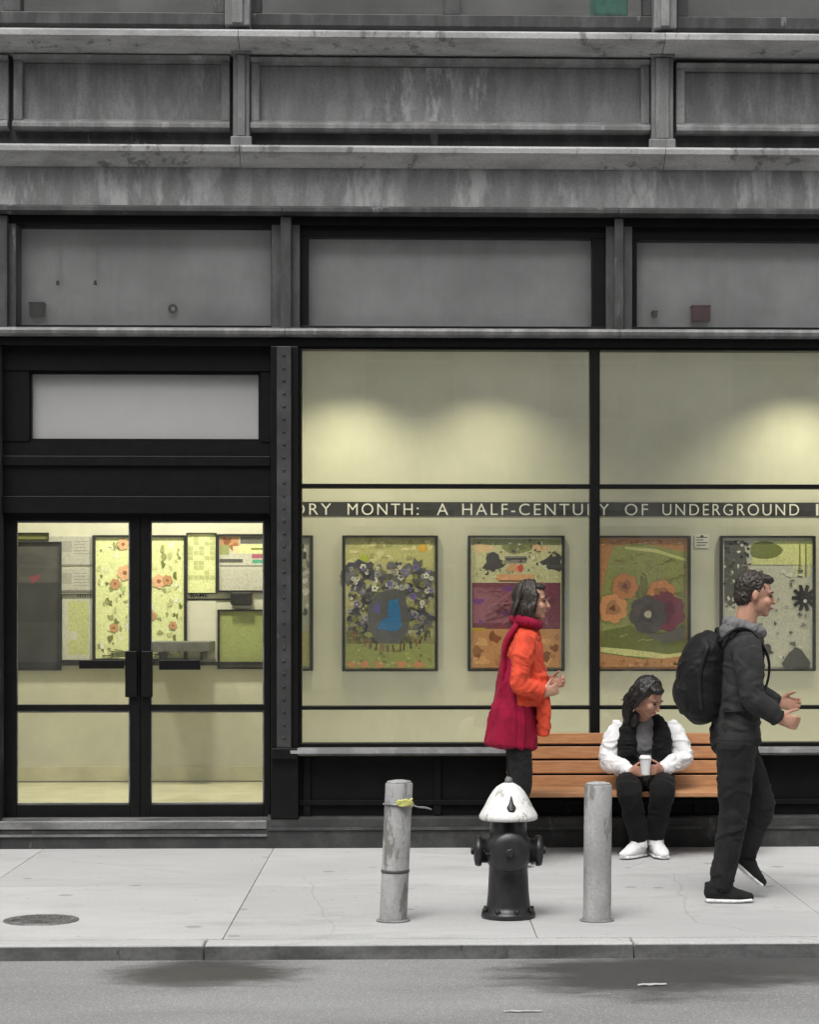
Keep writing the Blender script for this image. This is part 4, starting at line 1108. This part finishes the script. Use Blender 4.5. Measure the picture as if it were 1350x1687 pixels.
def hand_shapes(mb, wr, d, pn, ts, curl=(25, 30, 25), k=1.0, spread=0.0):
    """wr wrist, d to the fingers, pn where the palm faces, ts thumb side"""
    d = d.normalized(); pn = (pn - d * pn.dot(d)).normalized(); ts_ = d.cross(pn)
    if ts_.dot(ts) < 0: ts_ = -ts_
    mb.loft([wr - d * 0.02, wr + d * 0.03 * k, wr + d * 0.088 * k], [(0.024 * k, 0.018 * k), (0.036 * k, 0.016 * k), (0.040 * k, 0.012 * k)], side=ts_, n=14, sub=3, cap=0.5)
    for off, ln in ((0.031, 0.070), (0.0105, 0.080), (-0.0105, 0.074), (-0.031, 0.058)):
        b = wr + d * 0.086 * k + ts_ * off * k
        pts = [b - d * 0.02]; dirv = d + ts_ * off * spread; ang = 0; p = b.copy(); pts.append(p.copy())
        for seg, c in zip((0.45, 0.31, 0.24), curl):
            ang += c
            p = p + (dirv * math.cos(R(ang)) + pn * math.sin(R(ang))).normalized() * ln * k * seg
            pts.append(p.copy())
        mb.loft(pts, [0.0085 * k, 0.0088 * k, 0.0082 * k, 0.0076 * k, 0.0065 * k], side=ts_, n=10, sub=3, cap=0.8)
    b = wr + d * 0.03 * k + ts_ * 0.026 * k
    mb.loft([b - d * 0.01, b + (d * 0.55 + ts_ * 0.6 + pn * 0.35) * 0.042 * k, b + (d * 0.8 + ts_ * 0.55 + pn * 0.6) * 0.075 * k], [0.014 * k, 0.011 * k, 0.008 * k], side=pn, n=10, sub=4, cap=0.8)
def shoe(person, name, heel, toe, matu, mats, h=0.085, wd=0.046):
    """heel and toe are ground points of the sole"""
    sh = thing_part(name, person)
    d = (toe - heel); L = d.length; d.normalize(); up = Vector((0, 0, 1)); up = (up - d * up.dot(d)).normalized(); s = d.cross(up)
    at = lambda a, b: heel + d * a * L + up * b
    so = MB()
    so.loft([at(0.06, 0.014), at(0.3, 0.013), at(0.62, 0.013), at(0.9, 0.017)], [(wd * 0.86, 0.014), (wd * 0.86, 0.013), (wd * 1.05, 0.013), (wd * 0.80, 0.013)], side=s, n=16, sub=4, cap=1.0)
    up_ = MB()
    up_.loft([at(0.10, 0.052), at(0.25, 0.062), at(0.42, 0.056), at(0.66, 0.040), at(0.90, 0.032)], [(wd * 0.78, 0.042), (wd * 0.84, 0.052), (wd * 0.88, 0.048), (wd * 0.98, 0.034), (wd * 0.66, 0.022)], side=s, n=18, sub=4, cap=0.9)
    up_.loft([at(0.20, 0.05), at(0.21, h + 0.02)], [(wd * 0.92, 0.060), (wd * 0.95, 0.058)], side=s, n=18, sub=3, cap=0.25)
    fuse(up_, 'upper', matu, sh, 0.005, 4, (0.002, (30, 30, 40)))
    so.build('sole', mats, sh, smooth=True)
    lc = MB()
    for k in range(4):
        u = 0.40 + k * 0.065; zz = 0.106 - k * 0.011
        lc.loft([at(u, zz - 0.010) + s * 0.026, at(u + 0.01, zz + 0.001), at(u, zz - 0.010) - s * 0.026], [0.0035] * 3, n=6, sub=3)
    lc.build('laces', mats, sh)
    return sh
def thing_part(name, person):
    e = bpy.data.objects.new(name, None); C.objects.link(e); e.parent = person; return e
def body_torso(mb, pel, chest, neck, side, k=1.0):
    mid = pel.lerp(chest, 0.5)
    mb.loft([pel - V(0, 0, 0.06), pel, mid, chest, chest.lerp(neck, 0.6), neck], [(0.14 * k, 0.10 * k), (0.155 * k, 0.11 * k), (0.13 * k, 0.095 * k), (0.155 * k, 0.11 * k), (0.13 * k, 0.085 * k), (0.06, 0.06)], side=side, n=20, sub=4)
def limb(mb, pts, rads, **kw): mb.loft(pts, rads, n=14, sub=5, **kw)

# ---- walking man -------------------------------------------------------------
YM = -2.58
def m_(px, py, dy=0.0):
    """point at the man's depth, dy metres nearer (-) or farther (+)"""
    p = P(px, py, YM); p.y += dy; return p
man = thing('person', 'walking person in dark jacket and trousers with black backpack, passing right of the bench', 'person', (m_(1195, 1486).x, YM, 0))
f = V(1, -0.05, -0.14); u = V(0.14, 0, 1)
hc = m_(1245, 980)
mb = MB(); at = head_shapes(mb, hc, f, u)
neckb = m_(1229, 1036)
mb.loft([at(-0.03, 0, -0.05), neckb + V(-0.01, 0, -0.02)], [0.056, 0.062], n=14, sub=3)
pel, chest = m_(1212, 1205), m_(1220, 1095)
body_torso(mb, pel, chest, neckb, V(0, 1, 0), 0.86)
shN, shF = m_(1221, 1062, -0.185), m_(1228, 1062, 0.185)
elN, elF = m_(1230, 1146, -0.23), m_(1252, 1140, 0.22)
wrN, wrF = m_(1272, 1180, -0.20), m_(1292, 1160, 0.20)
for a, b, c in ((shN, elN, wrN), (shF, elF, wrF)):
    limb(mb, [a, a.lerp(b, 0.5), b, b.lerp(c, 0.5), c], [0.046, 0.044, 0.040, 0.038, 0.026])
hand_shapes(mb, wrN, V(0.9, 0, -0.25), V(0, 1, 0.15), V(0.2, 0, 1), (35, 45, 35))
hand_shapes(mb, wrF, V(0.95, 0, -0.1), V(0, -1, 0.1), V(0.1, 0, 1), (35, 45, 35))
hipN, hipF = m_(1210, 1222, -0.09), m_(1214, 1222, 0.09)
knN, knF = m_(1205, 1340, -0.09), m_(1258, 1328, 0.09)
anN, anF = m_(1184, 1452, -0.09), m_(1232, 1405, 0.09)
for a, b, c in ((hipN, knN, anN), (hipF, knF, anF)):
    limb(mb, [a, a.lerp(b, 0.5), b, b.lerp(c, 0.45), c], [0.088, 0.075, 0.055, 0.054, 0.038])
limb(mb, [anN, anN + V(0.06, 0, -0.05), anN + V(0.13, 0, -0.07)], [0.034, 0.030, 0.018])
fd = (V(0.75, 0, -0.66)).normalized()
fu = V(0.66, 0, 0.75)
limb(mb, [anF, anF + fd * 0.06 - fu * 0.045, anF + fd * 0.13 - fu * 0.06], [0.034, 0.03, 0.018])
fuse(mb, 'body', M['skin'], man, 0.006, 4)
face_bits(man, at, f.normalized(), (u - f.normalized() * u.dot(f.normalized())).normalized())
# hair: short dark crop
mb = MB(); mb.ball(at(-0.026, 0, 0.042), (0.094, 0.083, 0.088), f, u); mb.ball(at(-0.058, 0, -0.012), (0.055, 0.074, 0.066), f, u); mb.ball(at(0.038, 0, 0.090), (0.048, 0.056, 0.026), f, u)
fuse(mb, 'hair', M['hair_brown'], man, 0.0045, 2, (0.007, (50, 70, 40)))
# jacket
mb = MB()
mb.loft([m_(1213, 1224), m_(1213, 1180), m_(1217, 1120), m_(1222, 1075), m_(1226, 1046), m_(1228, 1034)], [(0.185, 0.135), (0.180, 0.130), (0.178, 0.135), (0.185, 0.130), (0.150, 0.105), (0.085, 0.085)], side=V(0, 1, 0), n=22, sub=4, cap=0.25)
for a, b, c in ((shN, elN, wrN), (shF, elF, wrF)):
    limb(mb, [a + V(0, -0.03 * (1 if a.y > YM else -1), 0.005), a.lerp(b, 0.3), b, b.lerp(c, 0.5), b.lerp(c, 0.97)], [0.082, 0.078, 0.066, 0.058, 0.046], cap=0.3)
fuse(mb, 'jacket', M['cloth_char'], man, 0.0075, 4, (0.007, (7, 7, 11)))
mb = MB()      # thick grey collar and hood lying on the shoulders
pts = [neckb + V(0.085 * math.cos(a) - 0.005, 0.098 * math.sin(a), 0.006 + 0.03 * math.cos(a + 3.1)) for a in [R(d) for d in range(0, 361, 30)]]
mb.loft(pts, [0.034] * len(pts), side=V(0, 0, 1), n=10, sub=2)
mb.ball(neckb + V(-0.075, 0, -0.03), (0.07, 0.12, 0.07))
fuse(mb, 'hood', M['cloth_grey'], man, 0.007, 4, (0.006, (20, 20, 20)))
for q in ((1213, 1222),):
    MB().loft([m_(q[0], q[1] + 2), m_(q[0], q[1] - 6)], [(0.190, 0.139), (0.188, 0.137)], side=V(0, 1, 0), n=28, sub=2, cap=0.15).build('hem_rib', M['cloth_trouser'], man, smooth=True)
for a, b in ((elN, wrN), (elF, wrF)):
    MB().loft([a.lerp(b, 0.92), a.lerp(b, 1.03)], [0.046, 0.040], n=16, sub=2, cap=0.2).build('cuff', M['cloth_trouser'], man, smooth=True)
# trousers
mb = MB()
mb.loft([pel + V(0, 0, 0.05), pel, m_(1211, 1232)], [(0.165, 0.125), (0.172, 0.135), (0.165, 0.125)], side=V(0, 1, 0), n=20, sub=4, cap=0.5)
for a, b, c, e in ((hipN, knN, anN, 0.03), (hipF, knF, anF, 0.0)):
    limb(mb, [a, a.lerp(b, 0.5), b, b.lerp(c, 0.5), c - V(0, 0, 0.025)], [0.112, 0.098, 0.080, 0.072, 0.064], cap=0.2)
fuse(mb, 'trousers', M['cloth_trouser'], man, 0.0075, 4, (0.007, (7, 7, 10)))
hl = m_(1158, 1486, -0.09); hl.z = 0.0; te = m_(1240, 1486, -0.10); te.z = 0.0
shoe(man, 'shoe', hl, te, M['shoe_black'], M['sole'], 0.085)
h2 = anF - fd * 0.058 - fu * 0.095; t2 = h2 + fd * 0.275
shoe(man, 'shoe', h2, t2, M['shoe_black'], M['sole'], 0.085)
# backpack (worn, yet a thing of its own)
bp = thing('backpack', 'bulky black backpack worn by the walking person', 'backpack', m_(1158, 1180))
mb = MB()
mb.loft([m_(1166, 1176), m_(1156, 1150), m_(1156, 1105), m_(1166, 1068), m_(1176, 1050)], [(0.13, 0.10), (0.165, 0.135), (0.17, 0.135), (0.15, 0.11), (0.10, 0.06)], side=V(0, 1, 0), n=20, sub=4, cap=0.5)
fuse(mb, 'bag_body', M['bag'], bp, 0.0075, 4, (0.005, (8, 8, 10)))
mb = MB(); mb.loft([m_(1134, 1168), m_(1128, 1140), m_(1134, 1108)], [(0.11, 0.05), (0.125, 0.062), (0.10, 0.045)], side=V(0, 1, 0), n=18, sub=4, cap=0.5)
fuse(mb, 'pocket', M['bag'], bp, 0.007, 4, (0.005, (12, 12, 12)))
MB().loft([m_(1131, 1112, -0.09), m_(1127, 1114, 0), m_(1131, 1112, 0.09)], [0.005] * 3, n=6, sub=4).build('zip', M['steel_dark'], bp)
MB().loft([m_(1160, 1064, -0.175), m_(1146, 1110, -0.176), m_(1150, 1165, -0.160)], [(0.006, 0.012)] * 3, side=V(0, 1, 0), n=8, sub=4).build('side_webbing', M['steel_dark'], bp)
MB().loft([m_(1118, 1092, -0.12), m_(1112, 1094, 0), m_(1118, 1092, 0.12)], [0.005] * 3, n=6, sub=4).build('zip', M['steel_dark'], bp)
for k, nm in ((-1, 'strap'), (1, 'strap')):
    y = k * 0.125
    MB().loft([m_(1180, 1056, y), m_(1206, 1036, y * 0.95), m_(1233, 1040, y * 0.95), m_(1260, 1082, y * 0.95), m_(1256, 1128, y * 1.12), m_(1228, 1164, y * 1.56), m_(1186, 1170, y * 1.2)], [(0.026, 0.007)] * 4 + [(0.020, 0.006)] * 3, side=V(0, 1, 0), n=10, sub=4).build('strap', M['bag'], bp, smooth=True)
MB().loft([m_(1180, 1048, -0.04), m_(1182, 1036, -0.03), m_(1182, 1036, 0.03), m_(1180, 1048, 0.04)], [0.007] * 4, n=8, sub=4).build('carry_loop', M['bag'], bp)

# ---- person in red -----------------------------------------------------------
YR = -1.0
def r_(px, py, dy=0.0):
    p = P(px, py, YR); p.y += dy; return p
red = thing('person', 'person in orange red jacket and crimson tunic walking behind the fire hydrant', 'person', (r_(850, 1424).x, YR, 0))
f = V(1, -0.12, -0.05); u = V(0.05, 0, 1)
hc = r_(876, 990)
mb = MB(); at = head_shapes(mb, hc, f, u)
neckb = r_(868, 1028)
mb.loft([at(-0.03, 0, -0.05), neckb + V(-0.005, 0, -0.02)], [0.05, 0.055], n=14, sub=3)
pel, chest = r_(854, 1176), r_(862, 1078)
body_torso(mb, pel, chest, neckb, V(0, 1, 0), 0.8)
shN, shF = r_(862, 1056, -0.16), r_(868, 1056, 0.16)
elN, elF = r_(854, 1122, -0.21), r_(880, 1118, 0.2)
wrN, wrF = r_(892, 1140, -0.17), r_(906, 1126, 0.12)
for a, b, c in ((shN, elN, wrN), (shF, elF, wrF)):
    limb(mb, [a, a.lerp(b, 0.5), b, b.lerp(c, 0.5), c], [0.040, 0.040, 0.036, 0.033, 0.023])
hand_shapes(mb, wrN, V(0.9, 0.15, 0.25), V(0.1, 1, 0.2), V(0, 0.2, 1), (40, 50, 40), 0.92)
hand_shapes(mb, wrF, V(0.95, -0.2, 0.1), V(0, -1, 0.2), V(0, 0, 1), (40, 50, 40), 0.92)
hips = [(r_(852, 1190, -0.08), r_(858, 1292, -0.08), r_(828, 1404, -0.08)), (r_(856, 1190, 0.08), r_(854, 1295, 0.08), r_(836, 1402, 0.08))]
for a, b, c in hips:
    limb(mb, [a, a.lerp(b, 0.5), b, b.lerp(c, 0.45), c], [0.072, 0.064, 0.05, 0.05, 0.034])
    limb(mb, [c, c + V(0.05, 0, -0.04), c + V(0.11, 0, -0.055)], [0.032, 0.028, 0.016])
fuse(mb, 'body', M['skin'], red, 0.006, 4)
fn = f.normalized(); face_bits(red, at, fn, (u - fn * u.dot(fn)).normalized())
mb = MB(); mb.ball(at(-0.028, 0, 0.036), (0.096, 0.086, 0.092), f, u); mb.ball(at(0.03, 0, 0.088), (0.05, 0.058, 0.026), f, u)
mb.loft([at(-0.05, 0, 0.0), at(-0.075, 0, -0.06), at(-0.085, 0, -0.12), at(-0.09, 0, -0.16)], [(0.082, 0.055), (0.085, 0.05), (0.075, 0.04), (0.05, 0.025)], side=V(0, 1, 0), n=16, sub=4)
for k in (-1, 1): mb.loft([at(0.03, k * 0.066, 0.05), at(-0.005, k * 0.084, -0.02), at(-0.03, k * 0.085, -0.10)], [(0.012, 0.03), (0.012, 0.035), (0.012, 0.025)], side=V(0, 1, 0), n=10, sub=4)
strands(mb, at, 60, ((-0.08, 0.05), (-0.14, -0.06)), 4)
fuse(mb, 'hair', M['hair_brown'], red, 0.0045, 2, (0.004, (60, 60, 12)))
mb = MB()     # crimson long tunic flaring to the back
mb.loft([r_(843, 1228), r_(846, 1190), r_(851, 1140), r_(858, 1090), r_(862, 1060)], [(0.19, 0.165), (0.185, 0.150), (0.165, 0.125), (0.16, 0.115), (0.13, 0.09)], side=V(0, 1, 0), n=24, sub=5, cap=0.1)
fuse(mb, 'tunic', M['cloth_crimson'], red, 0.007, 4, (0.013, (10, 10, 1.6)))
mb = MB()     # orange red open jacket, longer in front
mb.loft([r_(868, 1158), r_(866, 1120), r_(864, 1080), r_(866, 1052), r_(868, 1034)], [(0.185, 0.135), (0.18, 0.13), (0.19, 0.125), (0.15, 0.10), (0.08, 0.08)], side=V(0, 1, 0), n=24, sub=5, cap=0.15)
for k in (-1, 1): mb.loft([r_(894, 1210, k * 0.10), r_(893, 1170, k * 0.10), r_(886, 1110, k * 0.11)], [(0.055, 0.030), (0.065, 0.035), (0.07, 0.05)], side=V(0.5, k, 0), n=14, sub=5, cap=0.2)
for a, b, c in ((shN, elN, wrN), (shF, elF, wrF)):
    limb(mb, [a + V(0, 0.025 if a.y < YR else -0.025, 0.0), a.lerp(b, 0.3), b, b.lerp(c, 0.5), b.lerp(c, 0.95)], [0.072, 0.068, 0.058, 0.054, 0.048], cap=0.3)
fuse(mb, 'jacket', M['cloth_orange'], red, 0.007, 4, (0.009, (8, 8, 9)))
mb = MB()     # crimson scarf, its end hanging down the back
pts = [neckb + V(0.075 * math.cos(a) - 0.005, 0.085 * math.sin(a), 0.012 + 0.02 * math.cos(a + 3.1)) for a in [R(d) for d in range(0, 361, 30)]]
mb.loft(pts, [0.032] * len(pts), side=V(0, 0, 1), n=10, sub=2)
mb.loft([r_(850, 1032, -0.05), r_(833, 1062, -0.07), r_(829, 1110, -0.06), r_(826, 1160, -0.06)], [(0.05, 0.025), (0.06, 0.02), (0.065, 0.02), (0.06, 0.018)], side=V(0.15, 1, 0), n=14, sub=5, cap=0.3)
fuse(mb, 'scarf', M['cloth_crimson'], red, 0.006, 3, (0.006, (14, 14, 5)))
mb = MB()
mb.loft([pel + V(0, 0, 0.04), pel - V(0, 0, 0.06)], [(0.125, 0.09), (0.125, 0.09)], side=V(0, 1, 0), n=18, sub=4)
for a, b, c in hips: limb(mb, [a, a.lerp(b, 0.5), b, b.lerp(c, 0.5), c - V(0, 0, 0.02)], [0.08, 0.075, 0.068, 0.062, 0.054], cap=0.2)
fuse(mb, 'trousers', M['cloth_trouser'], red, 0.0075, 4, (0.006, (7, 7, 10)))
for (a, b, c), dz in zip(hips, (0.0, 0.0)):
    h = V(c.x - 0.06, c.y, dz); shoe(red, 'shoe', h, h + V(0.25, -0.01, 0), M['shoe_black'], M['sole_grey'], 0.07, wd=0.042)

# ---- seated person -----------------------------------------------------------
def s_(px, py, Y): return P(px, py, Y)
sit = thing('person', 'seated person with dark hair, black vest and white sleeves, looking down on the bench', 'person', (fx(1065, -0.4), -0.4, 0))
hc = s_(1068, 1148, -0.53)
f = V(0.70, -0.50, -0.60); u = V(0.38, -0.36, 0.80)
mb = MB(); at = head_shapes(mb, hc, f, u)
neckb = s_(1062, 1184, -0.36)
mb.loft([at(-0.035, 0, -0.045), neckb + V(0, 0.01, -0.02)], [0.05, 0.055], n=14, sub=3)
pel, chest = V(fx(1062, -0.27), -0.27, 0.53), s_(1061, 1222, -0.33)
body_torso(mb, pel, chest, neckb, V(1, 0, 0), 0.92)
sL, sR = s_(1020, 1198, -0.35), s_(1106, 1198, -0.35)
eL, eR = s_(1003, 1254, -0.42), s_(1127, 1248, -0.42)
wL, wR = s_(1041, 1272, -0.64), s_(1090, 1268, -0.64)
for a, b, c in ((sL, eL, wL), (sR, eR, wR)):
    limb(mb, [a, a.lerp(b, 0.5), b, b.lerp(c, 0.5), c], [0.048, 0.042, 0.036, 0.033, 0.024])
cupc = s_(1064, 1262, -0.735)
hand_shapes(mb, wL, V(0.55, -0.75, 0.12), V(0.9, 0.4, 0.1), V(0.1, 0.1, 1), (30, 40, 30), 0.9)
hand_shapes(mb, wR, V(-0.55, -0.75, 0.05), V(-0.9, 0.4, 0.1), V(-0.1, 0.1, 1), (30, 40, 30), 0.9)
hL, hR = V(fx(1046, -0.27), -0.28, 0.50), V(fx(1084, -0.27), -0.28, 0.50)
kL, kR = s_(1036, 1300, -0.72), s_(1092, 1300, -0.72)
aL, aR = s_(1055, 1386, -0.60), s_(1080, 1382, -0.57)
for a, b, c in ((hL, kL, aL), (hR, kR, aR)):
    limb(mb, [a, a.lerp(b, 0.5), b, b.lerp(c, 0.4), c], [0.085, 0.075, 0.055, 0.052, 0.034])
limb(mb, [aL, V(aL.x - 0.03, aL.y - 0.05, 0.055), V(aL.x - 0.035, aL.y - 0.06, 0.045)], [0.030, 0.024, 0.016])
limb(mb, [aR, V(aR.x + 0.005, aR.y - 0.05, 0.055), V(aR.x + 0.01, aR.y - 0.09, 0.04)], [0.032, 0.028, 0.018])
fuse(mb, 'body', M['skin_b'], sit, 0.006, 4)
fn = f.normalized(); un = (u - fn * u.dot(fn)).normalized(); face_bits(sit, at, fn, un)
mb = MB(); mb.ball(at(-0.028, 0, 0.040), (0.098, 0.088, 0.092), f, u); mb.ball(at(0.040, 0.02, 0.088), (0.045, 0.058, 0.024), f, u)
mb.ball(at(-0.07, 0, -0.02), (0.06, 0.085, 0.085), f, u)
sdv = fn.cross(un)
for k, e0, e1 in ((-1, s_(1083, 1190, -0.50), s_(1092, 1228, -0.50)), (1, s_(1046, 1190, -0.48), s_(1036, 1236, -0.48))):
    pass
# two long falls of hair over the shoulders
mb.loft([at(-0.01, 0.07, 0.05), s_(1040, 1152, -0.47), s_(1034, 1172, -0.44), s_(1034, 1190, -0.44)], [(0.03, 0.045), (0.04, 0.05), (0.035, 0.04), (0.022, 0.02)], side=V(1, 0, 0), n=12, sub=4)
mb.loft([at(-0.05, -0.06, 0.03), s_(1054, 1168, -0.42), s_(1048, 1182, -0.45), s_(1044, 1196, -0.46)], [(0.025, 0.04), (0.026, 0.04), (0.026, 0.035), (0.018, 0.02)], side=V(1, 0, 0), n=12, sub=4)
strands(mb, at, 50, ((-0.09, 0.03), (-0.10, -0.04)), 9)
fuse(mb, 'hair', M['hair_black'], sit, 0.0045, 2, (0.004, (60, 60, 12)))
# grey jumper, white sleeves, black vest open in front
mb = MB()
mb.loft([pel, pel.lerp(chest, 0.5), chest, chest.lerp(neckb, 0.6), neckb + V(0, 0, 0.012)], [(0.16, 0.115), (0.145, 0.105), (0.165, 0.12), (0.13, 0.09), (0.066, 0.066)], side=V(1, 0, 0), n=20, sub=4, cap=0.2)
fuse(mb, 'jumper', M['cloth_grey'], sit, 0.0075, 4, (0.006, (12, 12, 12)))
mb = MB()
for a, b, c in ((sL, eL, wL), (sR, eR, wR)):
    sgn = -1 if a.x < pel.x else 1
    limb(mb, [a + V(-0.02 * sgn, 0, 0.0), a.lerp(b, 0.35) + V(0.01 * sgn, 0, 0), b, b.lerp(c, 0.45), b.lerp(c, 0.9)], [0.066, 0.066, 0.062, 0.056, 0.044], cap=0.4)
fuse(mb, 'sleeves', M['cloth_white'], sit, 0.006, 3, (0.009, (8, 8, 15)))
for a, b in ((eL, wL), (eR, wR)): MB().loft([a.lerp(b, 0.86), a.lerp(b, 0.98)], [0.044, 0.038], n=16, sub=2, cap=0.2).build('cuff', M['cloth_white'], sit, smooth=True)
mb = MB()
for k in (-1, 1):
    mb.loft([s_(1062 + k * 27, 1268, -0.40), s_(1062 + k * 29, 1235, -0.42), s_(1062 + k * 28, 1205, -0.40), s_(1062 + k * 17, 1182, -0.37)], [(0.065, 0.075), (0.066, 0.075), (0.062, 0.07), (0.035, 0.05)], side=V(1, 0, 0), n=16, sub=4, cap=0.3)
mb.loft([pel + V(0, 0.035, 0.0), chest + V(0, 0.04, 0), neckb + V(0, 0.04, 0.0)], [(0.165, 0.085), (0.175, 0.09), (0.09, 0.05)], side=V(1, 0, 0), n=20, sub=4, cap=0.3)
fuse(mb, 'vest', M['cloth_black'], sit, 0.007, 4, (0.008, (6, 6, 22)))
mb = MB()
mb.loft([pel + V(0, 0, 0.04), pel - V(0, 0.02, 0.03)], [(0.165, 0.13), (0.175, 0.12)], side=V(1, 0, 0), n=18, sub=4)
for a, b, c in ((hL, kL, aL), (hR, kR, aR)): limb(mb, [a, a.lerp(b, 0.5), b, b.lerp(c, 0.5), c + V(0, 0, 0.015)], [0.104, 0.096, 0.080, 0.070, 0.058], cap=0.25)
fuse(mb, 'trousers', M['cloth_black'], sit, 0.0075, 4, (0.006, (8, 8, 10)))
h = V(aL.x + 0.025, aL.y + 0.05, 0.0); shoe(sit, 'shoe', h, h + V(-0.16, -0.205, 0), M['shoe_white'], M['sole'], 0.125, wd=0.05)
h = V(aR.x, aR.y + 0.055, 0.0); shoe(sit, 'shoe', h, h + V(0.04, -0.25, 0), M['shoe_white'], M['sole'], 0.125, wd=0.05)
for q in (aL, aR): MB().loft([q + V(0, 0, 0.03), q - V(0, 0.012, 0.035)], [0.046, 0.048], n=14, sub=2, cap=0.3).build('sock', M['cloth_white'], sit, smooth=True)
cup = thing('paper_cup', 'white paper coffee cup with lid in the hands of the seated person', 'cup', (cupc.x, cupc.y, cupc.z - 0.05))
MB().lathe((cupc.x, cupc.y, cupc.z), [(0.027, -0.055), (0.028, -0.052), (0.036, 0.045), (0.037, 0.047)], 24).build('cup_body', M['cup'], cup)
MB().lathe((cupc.x, cupc.y, cupc.z), [(0.040, 0.046), (0.040, 0.054), (0.036, 0.056), (0.033, 0.068), (0.030, 0.069)], 24).build('lid', M['cup_lid'], cup)
